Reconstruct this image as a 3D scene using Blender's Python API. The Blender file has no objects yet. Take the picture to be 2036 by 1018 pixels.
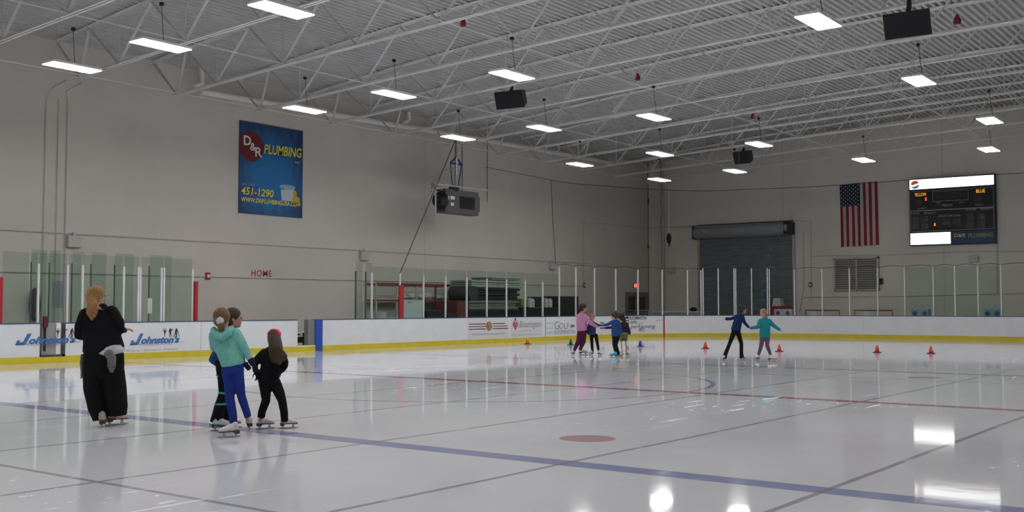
import bpy, bmesh, math, random
from mathutils import Vector, Matrix
random.seed(7)
S = bpy.context.scene
COL = S.collection
V = Vector
# ---------------- camera ----------------
CAMP = V((13.171, -16.306, 1.4496)); YAW = math.radians(36.900); PIT = math.radians(2.686); FPX = 2134.99
cd = bpy.data.cameras.new('camera'); cd.sensor_width = 36; cd.lens = FPX / 2036 * 36; cd.clip_start = .05; cd.clip_end = 300
cam = bpy.data.objects.new('camera', cd); COL.objects.link(cam)
cam.location = CAMP; cam.rotation_euler = (math.pi / 2 + PIT, 0, YAW); S.camera = cam
# ---------------- world, exposure ----------------
wd = bpy.data.worlds.new('world'); S.world = wd; wd.use_nodes = True
wd.node_tree.nodes['Background'].inputs[0].default_value = (.5, .52, .55, 1)
wd.node_tree.nodes['Background'].inputs[1].default_value = .05
S.view_settings.view_transform = 'Standard'; S.view_settings.look = 'None'
S.view_settings.exposure = 0.0; S.view_settings.gamma = 1; S.view_settings.use_curve_mapping = False
LAMP_STRENGTH = 48.0
# ---------------- measuring: a pixel of the 2036x1018 frame to a point on a real plane ----------------
FW = V((-math.sin(YAW) * math.cos(PIT), math.cos(YAW) * math.cos(PIT), math.sin(PIT)))
RT = V((math.cos(YAW), math.sin(YAW), 0)); UP = RT.cross(FW)
def ray(x, y): return FW + RT * ((x - 1018) / FPX) + UP * ((509 - y) / FPX)
def at(x, y, ax, val):
    d = ray(x, y); return CAMP + d * ((val - CAMP[ax]) / d[ax])
def atX(x, y, X): return at(x, y, 0, X)
def atY(x, y, Y): return at(x, y, 1, Y)
def atZ(x, y, Z): return at(x, y, 2, Z)
def atD(x, y, D): return CAMP + ray(x, y) * D
def depth(p): return (V(p) - CAMP).dot(FW)
# rink outline: s = y along the left straight, then the corner, then the end boards
W = 12.95; YE = 32.7; R = 8.53; SA = YE - R; SB = SA + R * math.pi / 2; SC = SB + 2 * (W - R); SD = SC + R * math.pi / 2
def path(s, off=0.0):
    if s <= SA: return V((-W - off, s, 0)), V((1, 0, 0)), V((0, 1, 0))
    if s <= SB:
        a = (s - SA) / R; n = V((math.cos(a), -math.sin(a), 0)); c = V((-W + R, SA, 0))
        return c - n * (R + off), n, V((math.sin(a), math.cos(a), 0))
    if s <= SC: return V((-W + R + s - SB, YE + off, 0)), V((0, -1, 0)), V((1, 0, 0))
    if s <= SD:
        a = (s - SC) / R; n = V((-math.sin(a), -math.cos(a), 0)); c = V((W - R, SA, 0))
        return c - n * (R + off), n, V((math.cos(a), -math.sin(a), 0))
    return V((W + off, SA - (s - SD), 0)), V((-1, 0, 0)), V((0, -1, 0))
def s_of(x, y=628):
    d = ray(x, y); c = CAMP; ax, ay = -W + R, SA
    A = d.x ** 2 + d.y ** 2; B = 2 * ((c.x - ax) * d.x + (c.y - ay) * d.y); C_ = (c.x - ax) ** 2 + (c.y - ay) ** 2 - R * R
    D = B * B - 4 * A * C_
    if D > 0:
        t = (-B + math.sqrt(D)) / 2 / A; p = c + d * t
        if p.x < ax and p.y > ay: return SA + R * math.atan2(p.y - ay, -(p.x - ax)), p.z
    p = c + d * ((-W - c.x) / d.x)
    if p.y < SA: return p.y, p.z
    p = c + d * ((YE - c.y) / d.y); return SB + p.x + W - R, p.z
# ---------------- materials ----------------
MATS = {}
def mat(name, col, rough=.6, metal=0., noise=0., nscale=8., spec=.5, bump=0., stretch=None, emit=0., sheen=0.):
    if name in MATS: return MATS[name]
    m = bpy.data.materials.new(name); m.use_nodes = True; nt = m.node_tree; b = nt.nodes['Principled BSDF']
    b.inputs['Base Color'].default_value = (*col, 1); b.inputs['Roughness'].default_value = rough
    b.inputs['Metallic'].default_value = metal; b.inputs['Specular IOR Level'].default_value = spec
    if sheen: b.inputs['Sheen Weight'].default_value = sheen
    if emit:
        b.inputs['Emission Color'].default_value = (*col, 1); b.inputs['Emission Strength'].default_value = emit
    if noise or bump:
        tc = nt.nodes.new('ShaderNodeTexCoord'); mp = nt.nodes.new('ShaderNodeMapping'); n = nt.nodes.new('ShaderNodeTexNoise')
        nt.links.new(tc.outputs['Object'], mp.inputs[0]); nt.links.new(mp.outputs[0], n.inputs['Vector'])
        if stretch: mp.inputs['Scale'].default_value = stretch
        n.inputs['Scale'].default_value = nscale; n.inputs['Detail'].default_value = 4
        if noise:
            r = nt.nodes.new('ShaderNodeMapRange'); r.inputs[1].default_value = .3; r.inputs[2].default_value = .7
            r.inputs[3].default_value = 1 - noise; r.inputs[4].default_value = 1 + noise
            mx = nt.nodes.new('ShaderNodeVectorMath'); mx.operation = 'SCALE'; mx.inputs[0].default_value = col
            nt.links.new(n.outputs[0], r.inputs[0]); nt.links.new(r.outputs[0], mx.inputs['Scale']); nt.links.new(mx.outputs[0], b.inputs['Base Color'])
        if bump:
            bp = nt.nodes.new('ShaderNodeBump'); bp.inputs['Strength'].default_value = bump; bp.inputs['Distance'].default_value = .01
            nt.links.new(n.outputs[0], bp.inputs['Height']); nt.links.new(bp.outputs[0], b.inputs['Normal'])
    MATS[name] = m; return m
def glassmat(name, tint, gloss=.06):
    m = bpy.data.materials.new(name); m.use_nodes = True; nt = m.node_tree; nt.nodes.clear()
    o = nt.nodes.new('ShaderNodeOutputMaterial'); t = nt.nodes.new('ShaderNodeBsdfTransparent'); g = nt.nodes.new('ShaderNodeBsdfGlossy'); x = nt.nodes.new('ShaderNodeMixShader')
    t.inputs[0].default_value = (*tint, 1); g.inputs['Roughness'].default_value = .02; f = nt.nodes.new('ShaderNodeLayerWeight'); f.inputs[0].default_value = .5; pw = nt.nodes.new('ShaderNodeMath'); pw.operation = 'POWER'; pw.inputs[1].default_value = 5; nt.links.new(f.outputs['Facing'], pw.inputs[0])
    mm = nt.nodes.new('ShaderNodeMath'); mm.operation = 'MULTIPLY_ADD'; mm.inputs[1].default_value = .5; mm.inputs[2].default_value = gloss; nt.links.new(pw.outputs[0], mm.inputs[0])
    nt.links.new(mm.outputs[0], x.inputs[0]); nt.links.new(t.outputs[0], x.inputs[1]); nt.links.new(g.outputs[0], x.inputs[2]); nt.links.new(x.outputs[0], o.inputs[0])
    return m
WHITE_STEEL = mat('white painted steel', (.82, .82, .81), .55, noise=.06, nscale=3)
DECK = mat('grey white painted roof deck', (.53, .54, .53), .65, noise=.05, nscale=1.2)
BOARD = mat('white board plastic', (.73, .745, .775), .35, noise=.035, nscale=2.2)
YEL = mat('yellow kick plate plastic', (.62, .50, .025), .4, noise=.08, nscale=4)
CAPM = mat('navy cap rail', (.05, .09, .2), .4)
BLUEP = mat('royal blue plastic', (.02, .08, .42), .4)
REDP = mat('red padding vinyl', (.36, .012, .022), .5)
POST = mat('white aluminium post', (.66, .67, .66), .4, noise=.04)
BLACK = mat('black plastic', (.008, .008, .009), .5)
DGREY = mat('dark grey metal', (.06, .06, .065), .5, noise=.1)
MGREY = mat('mid grey metal', (.2, .2, .2), .5, noise=.1)
GALV = mat('galvanised steel', (.42, .43, .43), .4, metal=.4, noise=.08)
ROPE = mat('dark rope', (.06, .055, .05), .9)
BLUER = mat('blue strap', (.02, .04, .25), .7)
WPAPER = mat('white paper', (.75, .76, .76), .7)
CONDUIT = mat('painted conduit', (.56, .53, .49), .6)
WEB = mat('white painted web steel', (.62, .62, .61), .55)
GLASS = glassmat('clear rink glass', (.965, .975, .968), .0)
GREEN = glassmat('green tinted rink glass', (.87, .925, .895), .01)
EDGE = mat('green glass edge', (.10, .16, .14), .2)
INKB = mat('black lettering', (.03, .03, .035), .5)
INKG = mat('grey lettering', (.28, .28, .32), .5)
INKR = mat('red lettering', (.5, .03, .05), .5)
INKBL = mat('blue lettering', (.05, .16, .42), .5)
INKY = mat('yellow lettering', (.85, .72, .08), .5)
INKW = mat('white lettering', (.8, .8, .78), .5)
# ---------------- mesh building ----------------
class MB:
    def __init__(s): s.v = []; s.f = []; s.mi = []; s.cur = 0
    def add(s, vs, fs):
        n = len(s.v); s.v += [tuple(p) for p in vs]; s.f += [tuple(i + n for i in f) for f in fs]; s.mi += [s.cur] * len(fs); return s
    def box(s, x0, x1, y0, y1, z0, z1):
        vs = [(x, y, z) for z in (z0, z1) for y in (y0, y1) for x in (x0, x1)]
        return s.add(vs, [(0, 2, 3, 1), (4, 5, 7, 6), (0, 1, 5, 4), (2, 6, 7, 3), (0, 4, 6, 2), (1, 3, 7, 5)])
    def obox(s, c, a, b, d):      # centre and three half-axis vectors
        c = V(c); a = V(a); b = V(b); d = V(d)
        vs = [c + a * i + b * j + d * k for k in (-1, 1) for j in (-1, 1) for i in (-1, 1)]
        return s.add(vs, [(0, 2, 3, 1), (4, 5, 7, 6), (0, 1, 5, 4), (2, 6, 7, 3), (0, 4, 6, 2), (1, 3, 7, 5)])
    def bar(s, p, q, w, h, up=(0, 0, 1)):
        p = V(p); q = V(q); t = (q - p).normalized(); u = V(up); a = t.cross(u)
        if a.length < 1e-3: a = t.cross(V((1, 0, 0)))
        a.normalize(); b = a.cross(t).normalized()
        return s.obox((p + q) / 2, (q - p) / 2, a * w / 2, b * h / 2)
    def ring(s, c, a, b, n): return [V(c) + V(a) * math.cos(2 * math.pi * i / n) + V(b) * math.sin(2 * math.pi * i / n) for i in range(n)]
    def loft(s, rings, cap=True, closed=False):
        n = len(rings[0]); vs = [p for r in rings for p in r]; fs = []
        m = len(rings)
        for k in range(m if closed else m - 1):
            for i in range(n):
                j = (i + 1) % n; k2 = (k + 1) % m; fs.append((k * n + i, k * n + j, k2 * n + j, k2 * n + i))
        if cap and not closed: fs += [tuple(range(n))[::-1], tuple((m - 1) * n + i for i in range(n))]
        return s.add(vs, fs)
    def tube(s, pts, r, n=8):
        pts = [V(p) for p in pts]; rs = r if isinstance(r, (list, tuple)) else [r] * len(pts); rings = []; a = None
        for i, p in enumerate(pts):
            t = (pts[min(i + 1, len(pts) - 1)] - pts[max(i - 1, 0)]).normalized()
            if a is None:
                a = t.cross(V((0, 0, 1)))
                if a.length < .05: a = t.cross(V((1, 0, 0)))
            a = (a - t * a.dot(t)).normalized(); b = t.cross(a)
            rings.append(s.ring(p, a * rs[i], b * rs[i], n))
        return s.loft(rings)
    def prism(s, poly, o, u, w, nrm, th):   # 2-D polygon in plane (o,u,w), extruded th along nrm
        o = V(o); u = V(u); w = V(w); nv = V(nrm) * th; a = [o + u * x + w * y for x, y in poly]; k = len(a)
        return s.add(a + [p + nv for p in a], [tuple(range(k))[::-1], tuple(range(k, 2 * k))] + [(i, (i + 1) % k, k + (i + 1) % k, k + i) for i in range(k)])
    def ell(s, c, ax, n=12, m=8):
        c = V(c); a, b, d = [V(q) for q in ax]; rings = []
        vs = [c - d]; fs = []
        for j in range(1, m):
            ph = math.pi * j / m - math.pi / 2; vs += [c + (a * math.cos(2 * math.pi * i / n) + b * math.sin(2 * math.pi * i / n)) * math.cos(ph) + d * math.sin(ph) for i in range(n)]
        vs.append(c + d)
        for i in range(n): fs.append((0, 1 + (i + 1) % n, 1 + i))
        for j in range(m - 2):
            for i in range(n): q = 1 + j * n; fs.append((q + i, q + (i + 1) % n, q + n + (i + 1) % n, q + n + i))
        q = 1 + (m - 2) * n
        for i in range(n): fs.append((q + i, q + (i + 1) % n, len(vs) - 1))
        return s.add(vs, fs)
    def sheet(s, s0, s1, z0, z1, off0, off1, step=.35, zf=None):   # slab that follows the rink outline; off = distance outward from the ice
        n = max(1, int(abs(s1 - s0) / step)) if s1 > SA else 1
        rings = []
        for i in range(n + 1):
            q = s0 + (s1 - s0) * i / n; a, _, _ = path(q, off0); b, _, _ = path(q, off1); lo = V((0, 0, z0)); hi = V((0, 0, z1 if zf is None else zf(q)))
            rings.append([a + lo, b + lo, b + hi, a + hi])
        return s.loft(rings)
ORG = {}
def tagit(o, label=None, cat=None, group=None, kind=None):
    if label: o['label'] = label
    if cat: o['category'] = cat
    if group: o['group'] = group
    if kind: o['kind'] = kind
    return o
def thing(name, label, cat, loc=(0, 0, 0), group=None):
    o = bpy.data.objects.new(name, None); COL.objects.link(o); o.location = loc; o.empty_display_size = .2; ORG[o] = V(loc)
    return tagit(o, label, cat, group)
def obj(name, mb, m, parent=None, smooth=False, bevel=0., org=None):
    off = ORG.get(parent, V((0, 0, 0))) if parent else (V(org) if org else V((0, 0, 0)))
    me = bpy.data.meshes.new(name); me.from_pydata([V(p) - off for p in mb.v], [], mb.f)
    for q in (m if isinstance(m, (list, tuple)) else [m]): me.materials.append(q)
    if any(mb.mi): me.polygons.foreach_set('material_index', mb.mi)
    if smooth: me.polygons.foreach_set('use_smooth', [True] * len(me.polygons))
    me.update(); o = bpy.data.objects.new(name, me); COL.objects.link(o)
    if parent: o.parent = parent
    elif org: o.location = org
    ORG[o] = off
    if bevel:
        b = o.modifiers.new('bevel', 'BEVEL'); b.width = bevel; b.segments = 2; b.limit_method = 'ANGLE'
    return o
def one(name, label, cat, mb, m, group=None, **k): return tagit(obj(name, mb, m, None, **k), label, cat, group)
def struct(name, mb, m, parent=None, **k):
    o = obj(name, mb, m, parent, **k)
    if not parent: o['kind'] = 'structure'
    return o
def copy_tree(o, parent=None):
    c = o.copy(); COL.objects.link(c); c.parent = parent; ORG[c] = ORG.get(o, V((0, 0, 0)))
    for ch in o.children: copy_tree(ch, c)
    return c
ORD = 'first second third fourth fifth sixth seventh eighth ninth tenth eleventh twelfth thirteenth fourteenth fifteenth sixteenth seventeenth eighteenth nineteenth twentieth'.split()
# lettering: flat mesh letters, fitted to a width and height and mapped by fn(u, v) -> point
def glyphs(body, shear=0., bold=0., spacing=1.):
    c = bpy.data.curves.new('lettering', 'FONT'); c.body = body; c.size = 1; c.shear = shear; c.offset = bold; c.space_character = spacing; c.resolution_u = 3
    o = bpy.data.objects.new('lettering', c); COL.objects.link(o); dg = bpy.context.evaluated_depsgraph_get(); dg.update()
    me = bpy.data.meshes.new_from_object(o.evaluated_get(dg)); vs = [tuple(v.co[:2]) for v in me.vertices]; fs = [tuple(p.vertices) for p in me.polygons]
    bpy.data.objects.remove(o); bpy.data.meshes.remove(me); return vs, fs
def text(body, u0, v0, w, h, fn, m, parent, name='lettering', shear=0., bold=0., slope=0., spacing=1.):
    vs, fs = glyphs(body, shear, bold, spacing)
    x0 = min(p[0] for p in vs); x1 = max(p[0] for p in vs); y0 = min(p[1] for p in vs); y1 = max(p[1] for p in vs)
    mb = MB(); mb.add([fn(u0 + (x - x0) / (x1 - x0) * w, v0 + (y - y0) / (y1 - y0) * h + slope * (x - x0) / (x1 - x0) * w) for x, y in vs], fs)
    return obj(name, mb, m, parent)
def shape(polys, fn, m, parent, name):
    mb = MB()
    for poly in polys: mb.add([fn(u, v) for u, v in poly], [tuple(range(len(poly)))])
    return obj(name, mb, m, parent)
# ---------------- ice ----------------
def ice_material():
    m = bpy.data.materials.new('painted ice'); m.use_nodes = True; nt = m.node_tree; L = nt.links; b = nt.nodes['Principled BSDF']
    def put(sock, v):
        if hasattr(v, 'links'): L.new(v, sock)
        else: sock.default_value = v
    def M(op, a, c=0., d=None, clamp=False):
        n = nt.nodes.new('ShaderNodeMath'); n.operation = op; n.use_clamp = clamp; put(n.inputs[0], a); put(n.inputs[1], c)
        if d is not None: put(n.inputs[2], d)
        return n.outputs[0]
    tc = nt.nodes.new('ShaderNodeTexCoord'); sp = nt.nodes.new('ShaderNodeSeparateXYZ'); L.new(tc.outputs['Object'], sp.inputs[0]); X, Y = sp.outputs[0], sp.outputs[1]
    def band(v, c, w): return M('COMPARE', v, c, w)
    def OR(*a):
        r = a[0]
        for q in a[1:]: r = M('MAXIMUM', r, q)
        return r
    def dist(cx, cy):
        dx = M('SUBTRACT', X, cx); dy = M('SUBTRACT', Y, cy); return M('SQRT', M('ADD', M('MULTIPLY', dx, dx), M('MULTIPLY', dy, dy)))
    def tex(scale, sx, sy, rot=0., detail=3., kind='N'):
        mp = nt.nodes.new('ShaderNodeMapping'); mp.inputs['Scale'].default_value = (sx, sy, 1); mp.inputs['Rotation'].default_value = (0, 0, rot)
        L.new(tc.outputs['Object'], mp.inputs[0]); n = nt.nodes.new('ShaderNodeTexNoise'); n.inputs['Scale'].default_value = scale; n.inputs['Detail'].default_value = detail
        L.new(mp.outputs[0], n.inputs['Vector']); return n.outputs[0]
    base = nt.nodes.new('ShaderNodeRGB'); base.outputs[0].default_value = (.74, .745, .79, 1); col = base.outputs[0]
    def over(mask, c, k=1.):
        nonlocal col
        x = nt.nodes.new('ShaderNodeMix'); x.data_type = 'RGBA'; put(x.inputs[0], M('MULTIPLY', mask, k)); L.new(col, x.inputs[6]); x.inputs[7].default_value = (*c, 1); col = x.outputs[2]
    n0 = tex(.35, 1, 1); over(M('MULTIPLY', M('SUBTRACT', n0, .42, clamp=True), 2.5, clamp=True), (.62, .63, .67), .7)
    wob = M('MULTIPLY', M('SUBTRACT', tex(.5, 1, 1), .5), .05)
    Xw = M('ADD', X, wob); Yw = M('ADD', Y, wob)
    blue = OR(band(Y, -7.99, .15), band(Y, 7.99, .15)); 
    circ = band(dist(0, 0), 4.57, .04)
    over(M('MAXIMUM', blue, circ), (.22, .25, .47), .85)
    over(band(Y, 0, .14), (.42, .10, .13), .85)
    goal = band(Y, 28.6, .03); over(goal, (.42, .10, .13), .6)
    spots = OR(*[M('LESS_THAN', dist(sx * 6.7, sy * 6.31), .31) for sx in (-1, 1) for sy in (-1, 1)]); over(spots, (.50, .29, .30), .9)
    ez = OR(*[band(dist(sx * 6.7, 22.4), 4.57, .04) for sx in (-1, 1)] + [band(dist(2.6, 18.1), 1.6, .05), band(dist(-2.3, 17.7), 1.6, .05)]); over(ez, (.45, .2, .25), .35)
    gx = OR(*[band(Xw, c, .03) for c in (10.02, 7.554, 5.052, 2.55, .06, -2.4, -4.9, -7.4)] + [band(Yw, c, .03) for c in (-11.2, -17.2, 5.4, 13.0)])
    fine = M('GREATER_THAN', tex(1.6, 1, 1), .38); over(M('MULTIPLY', gx, M('ADD', M('MULTIPLY', fine, .4), .5)), (.25, .24, .26), .8)
    # skate cuts and snow
    patch = M('MULTIPLY', M('SUBTRACT', tex(.22, 1, 1), .53, clamp=True), 8, clamp=True)
    cuts = OR(*[M('GREATER_THAN', tex(5, 1.4, .08, r, 2), .71) for r in (.4, 1.25, 2.0, 2.7)]); over(M('MULTIPLY', cuts, patch), (.9, .91, .93), .75)
    snow = M('MULTIPLY', M('GREATER_THAN', tex(9, 1, .5, .9, 5), .66), patch); over(snow, (.92, .93, .95), .6)
    L.new(col, b.inputs['Base Color']); b.inputs['IOR'].default_value = 1.33; b.inputs['Specular IOR Level'].default_value = .42
    rr = M('ADD', M('MULTIPLY', tex(.6, 1, 1), .05), .03); rr = M('ADD', rr, M('MULTIPLY', M('MAXIMUM', cuts, snow), M('MULTIPLY', patch, .3))); L.new(rr, b.inputs['Roughness'])
    bp = nt.nodes.new('ShaderNodeBump'); bp.inputs['Strength'].default_value = .10; bp.inputs['Distance'].default_value = .01
    L.new(M('ADD', M('MULTIPLY', tex(3, 1, 1), .5), M('MULTIPLY', cuts, .3)), bp.inputs['Height']); L.new(bp.outputs[0], b.inputs['Normal'])
    return m
mb = MB(); pts = [path(-28)[0]] + [path(SA + (SB - SA) * i / 32)[0] for i in range(33)] + [path(SC + (SD - SC) * i / 32)[0] for i in range(33)] + [V((W, -28, 0))]
k = len(pts); mb.add([p for p in pts] + [p - V((0, 0, .03)) for p in pts], [tuple(range(k))[::-1], tuple(range(k, 2 * k))] + [(i, (i + 1) % k, k + (i + 1) % k, k + i) for i in range(k)])
struct('floor', mb, ice_material())
XW, YF, XR, YB = -17.0, 36.73, 19.0, -30.0
struct('floor', MB().box(XW, XR, YB, YF, -.25, -.031), mat('concrete slab', (.2, .2, .2), .8, noise=.1, nscale=2))
# ---------------- walls ----------------
def wall_material(name, ax, seams, col=(.66, .62, .575)):
    m = bpy.data.materials.new(name); m.use_nodes = True; nt = m.node_tree; L = nt.links; b = nt.nodes['Principled BSDF']; b.inputs['Roughness'].default_value = .85; b.inputs['Specular IOR Level'].default_value = .2
    tc = nt.nodes.new('ShaderNodeTexCoord'); sp = nt.nodes.new('ShaderNodeSeparateXYZ'); L.new(tc.outputs['Object'], sp.inputs[0])
    n = nt.nodes.new('ShaderNodeTexNoise'); n.inputs['Scale'].default_value = .35; n.inputs['Detail'].default_value = 6; L.new(tc.outputs['Object'], n.inputs['Vector'])
    r = nt.nodes.new('ShaderNodeMapRange'); r.inputs[1].default_value = .3; r.inputs[2].default_value = .7; r.inputs[3].default_value = .95; r.inputs[4].default_value = 1.05; L.new(n.outputs[0], r.inputs[0])
    last = r.outputs[0]
    for c in seams:
        q = nt.nodes.new('ShaderNodeMath'); q.operation = 'COMPARE'; q.inputs[1].default_value = c; q.inputs[2].default_value = .012; L.new(sp.outputs[ax], q.inputs[0])
        w = nt.nodes.new('ShaderNodeMath'); w.operation = 'MULTIPLY_ADD'; w.inputs[1].default_value = -.3; L.new(q.outputs[0], w.inputs[0]); L.new(last, w.inputs[2]); last = w.outputs[0]
    s = nt.nodes.new('ShaderNodeVectorMath'); s.operation = 'SCALE'; s.inputs[0].default_value = col; L.new(last, s.inputs['Scale']); L.new(s.outputs[0], b.inputs['Base Color'])
    n2 = nt.nodes.new('ShaderNodeTexNoise'); n2.inputs['Scale'].default_value = 30; L.new(tc.outputs['Object'], n2.inputs['Vector'])
    bp = nt.nodes.new('ShaderNodeBump'); bp.inputs['Strength'].default_value = .15; bp.inputs['Distance'].default_value = .01; L.new(n2.outputs[0], bp.inputs['Height']); L.new(bp.outputs[0], b.inputs['Normal'])
    return m
yl = [atX(x, y, XW).y for x, y in ((845, 400), (1163, 450))]
WL = wall_material('precast wall left', 1, [yl[0], yl[1]]); WFm = wall_material('precast wall far', 0, [atY(1873, 300, YF).x, atY(1873, 300, YF).x - 8], col=(.74, .70, .65))  # far wall is the same paint, its colour lightened in place of light
struct('wall_left', MB().box(XW - .3, XW, YB, YF + .3, -.25, 11.2), WL)
struct('wall_far', MB().box(XW, XR, YF, YF + .3, -.25, 11.2), WFm)
struct('wall_right', MB().box(XR, XR + .3, YB, YF + .3, -.25, 11.2), WL)
struct('wall_back', MB().box(XW, XR, YB - .3, YB, -.25, 11.2), WFm)
# ---------------- roof ----------------
def zt(x): x = min(x, 7.9); return 10.60 + .033 * x - .0021 * x * x
def zb(x): x = min(x, 14); return 8.87 + .034 * x - .0007 * x * x
mb = MB(); pit = .222; prof = []
n = int((XR - XW) / pit) + 1
for i in range(n):
    x = XW + i * pit
    for dx, dz in ((0, 0), (.09, 0), (.115, .1), (.197, .1)):
        xx = x + dx
        if xx <= XR: prof.append((xx, zt(xx) + .012 + dz))
prof2 = [(x, zt(x) + .15) for x in (XR, 12, 6, 0, -4, -8, -12, -15, XW)]
ys = (YB, YF)
mb.add([(x, y, z) for y in ys for x, z in prof], [(i, i + 1, len(prof) + i + 1, len(prof) + i) for i in range(len(prof) - 1)])
mb.add([(x, y, z) for y in ys for x, z in prof2], [(i, i + 1, len(prof2) + i + 1, len(prof2) + i) for i in range(len(prof2) - 1)])
struct('ceiling', mb, DECK)
# joists: one built, the rest copied
JY = [1.07 + 3.36 * i for i in range(-3, 11)]
def build_joist(y, label):
    t = thing('roof_joist', label, 'roof joist', (XW, y, zb(XW)), 'roof joists across the rink')
    xs = [-15.75, -13.8] + [-13.8 + 3.03 * i for i in range(1, 10)] + [XR - 1.2]; tops = [-15.3 + 3.03 * i for i in range(0, 11)]
    for nm, f, a, b, w in (('bottom_chord', zb, -15.9, XR - 1.0, .06), ('top_chord', zt, XW, XR, .075)):
        c = MB(); m = 14; q = [a + (b - a) * i / m for i in range(m + 1)]
        for i in range(m):
            for sg in (-1, 1):
                p0 = V((q[i], y + sg * (.02 + w / 2), f(q[i]))); p1 = V((q[i + 1], y + sg * (.02 + w / 2), f(q[i + 1])))
                dz = .006 if nm == 'bottom_chord' else -.006
                c.bar(p0 + V((0, 0, dz)), p1 + V((0, 0, dz)), w + .01, .012)
                off = V((0, sg * -(w / 2), .04 if nm == 'bottom_chord' else -.04)); c.bar(p0 + off, p1 + off, .01, .075)
        obj(nm, c, WHITE_STEEL, t)
    ends = [((XW + .02, zt(XW) - .08), (-15.8, zb(-15.8) + .04)), ((-15.75, zb(-15.75) + .04), (-15.3, zt(-15.3) - .06))]
    seq = [(-15.3, zt(-15.3) - .06)]
    for i in range(11):
        bx = -13.8 + 3.03 * i
        if bx < XR - .5: seq.append((bx, zb(bx) + .04))
        tx = -15.3 + 3.03 * (i + 1)
        if tx < XR: seq.append((tx, zt(tx) - .06))
    for a, b in ends + list(zip(seq[:-1], seq[1:])):
        c = MB(); p = V((a[0], y, a[1])); q = V((b[0], y, b[1])); c.bar(p - V((0, .022, 0)), q - V((0, .022, 0)), .022, .045, (0, 1, 0)); c.bar(p + V((0, .022, 0)), q + V((0, .022, 0)), .022, .045, (0, 1, 0)); obj('web_member', c, WEB, t)
    for i in range(0, 11):
        bx = -13.8 + 3.03 * i
        if bx < XR - .5: obj('vertical_strut', MB().bar((bx + .04, y, zb(bx) + .04), (bx + .04, y, zt(bx) - .05), .022, .022, (0, 1, 0)), WEB, t)
    return t
jn = len(JY)
def jlabel(i): return 'white open-web steel roof joist, %s from the scoreboard wall' % ORD[jn - 1 - i]
j0 = build_joist(JY[0], jlabel(0))
for i in range(1, jn):
    c = copy_tree(j0); c.location.y = JY[i]; c['label'] = jlabel(i)
# bridging lines between the joists
BX = [(-15.55, 'closest to the banner wall'), (-10.6, 'second from the banner wall'), (-4.55, 'third from the banner wall'), (1.5, 'fourth from the banner wall'), (7.6, 'fifth from the banner wall')]
for bi, (bx, wd_) in enumerate(BX):
    t = thing('bridging_line', 'thin white bridging line running lengthwise through the joists, ' + wd_, 'roof bracing', (bx, JY[0], zb(bx)), 'lengthwise bridging lines under the roof')
    obj('bridging_rod', MB().tube([(bx, JY[0], zb(bx) + .03), (bx, YF, zb(bx) + .03)], .016, 6), WHITE_STEEL, t)
    if bi:
        for i in range(jn - 1):
            y0, y1 = JY[i], JY[i + 1]; c = MB(); c.bar((bx, y0, zb(bx) + .04), (bx, y1, zt(bx) - .05), .02, .02); c.bar((bx + .04, y0, zt(bx + .04) - .05), (bx + .04, y1, zb(bx) + .04), .02, .02)
            obj('cross_brace', c, WEB, t)
# ---------------- lamps ----------------
LAMPM = mat('lamp diffuser', (1, .985, .97), .5, emit=LAMP_STRENGTH)
def lamp(p, label, wire=.95):
    x, y, z = p; t = thing('high_bay_light', label, 'ceiling light', (x, y, z), 'lit ceiling lights above the rink')
    obj('housing', MB().box(x - .25, x + .25, y - .61, y + .61, z + .012, z + .07), WHITE_STEEL, t, bevel=.008)
    obj('diffuser', MB().box(x - .24, x + .24, y - .6, y + .6, z, z + .0115), LAMPM, t)
    yj = min(JY, key=lambda q: abs(q - y)); 
    for sy in (-.45, .45):
        obj('hanging_wire', MB().tube([(x, y + sy, z + .07), (x, y + sy * .3, zt(x) - .03)], .005, 4), CONDUIT, t)
    obj('junction_box', MB().box(x - .035, x + .035, y - .035, y + .035, z + wire - .07, z + wire), BLACK, t)
    obj('power_cord', MB().tube([(x + .1, y, z + .07), (x + .04, y, z + .5), (x, y, z + wire - .05)], .008, 4), ROPE, t)
rows = [('front row near the camera', [(144, 135), (320, 92), (560, 21)]), ('second row', [(606, 219), (783, 189), (1018, 151), (1627, 44)]),
        ('third row', [(911, 275), (1082, 256), (1300, 234), (1827, 162)]), ('fourth row', [(1153, 328), (1312, 307), (1509, 288), (1968, 241)]),
        ('far row by the scoreboard wall', [(1311, 358), (1461, 341), (1717, 319), (1966, 298)])]
for rn, ps in rows:
    for i, (x, y) in enumerate(ps):
        lamp(atZ(x, y, 7.0), 'lit white hanging light, %s from the left in the %s' % (ORD[i], rn))
for x, y in [(1.9, -2.7), (5.4, -2.7), (9.8, -2.7), (9.8, 4.2), (9.8, 11), (9.8, 18), (9.8, 24.5), (-9.8, -9.6), (-6.1, -9.6), (-2.2, -9.6), (5.4, -9.6), (9.8, -9.6), (-9.8, -17), (-2.2, -17), (5.4, -17), (9.8, -17), (-6.1, -24), (5.4, -24)]:
    lamp(V((x, y, 7.0)), 'lit white hanging light outside the photographed part of the hall')
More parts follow.
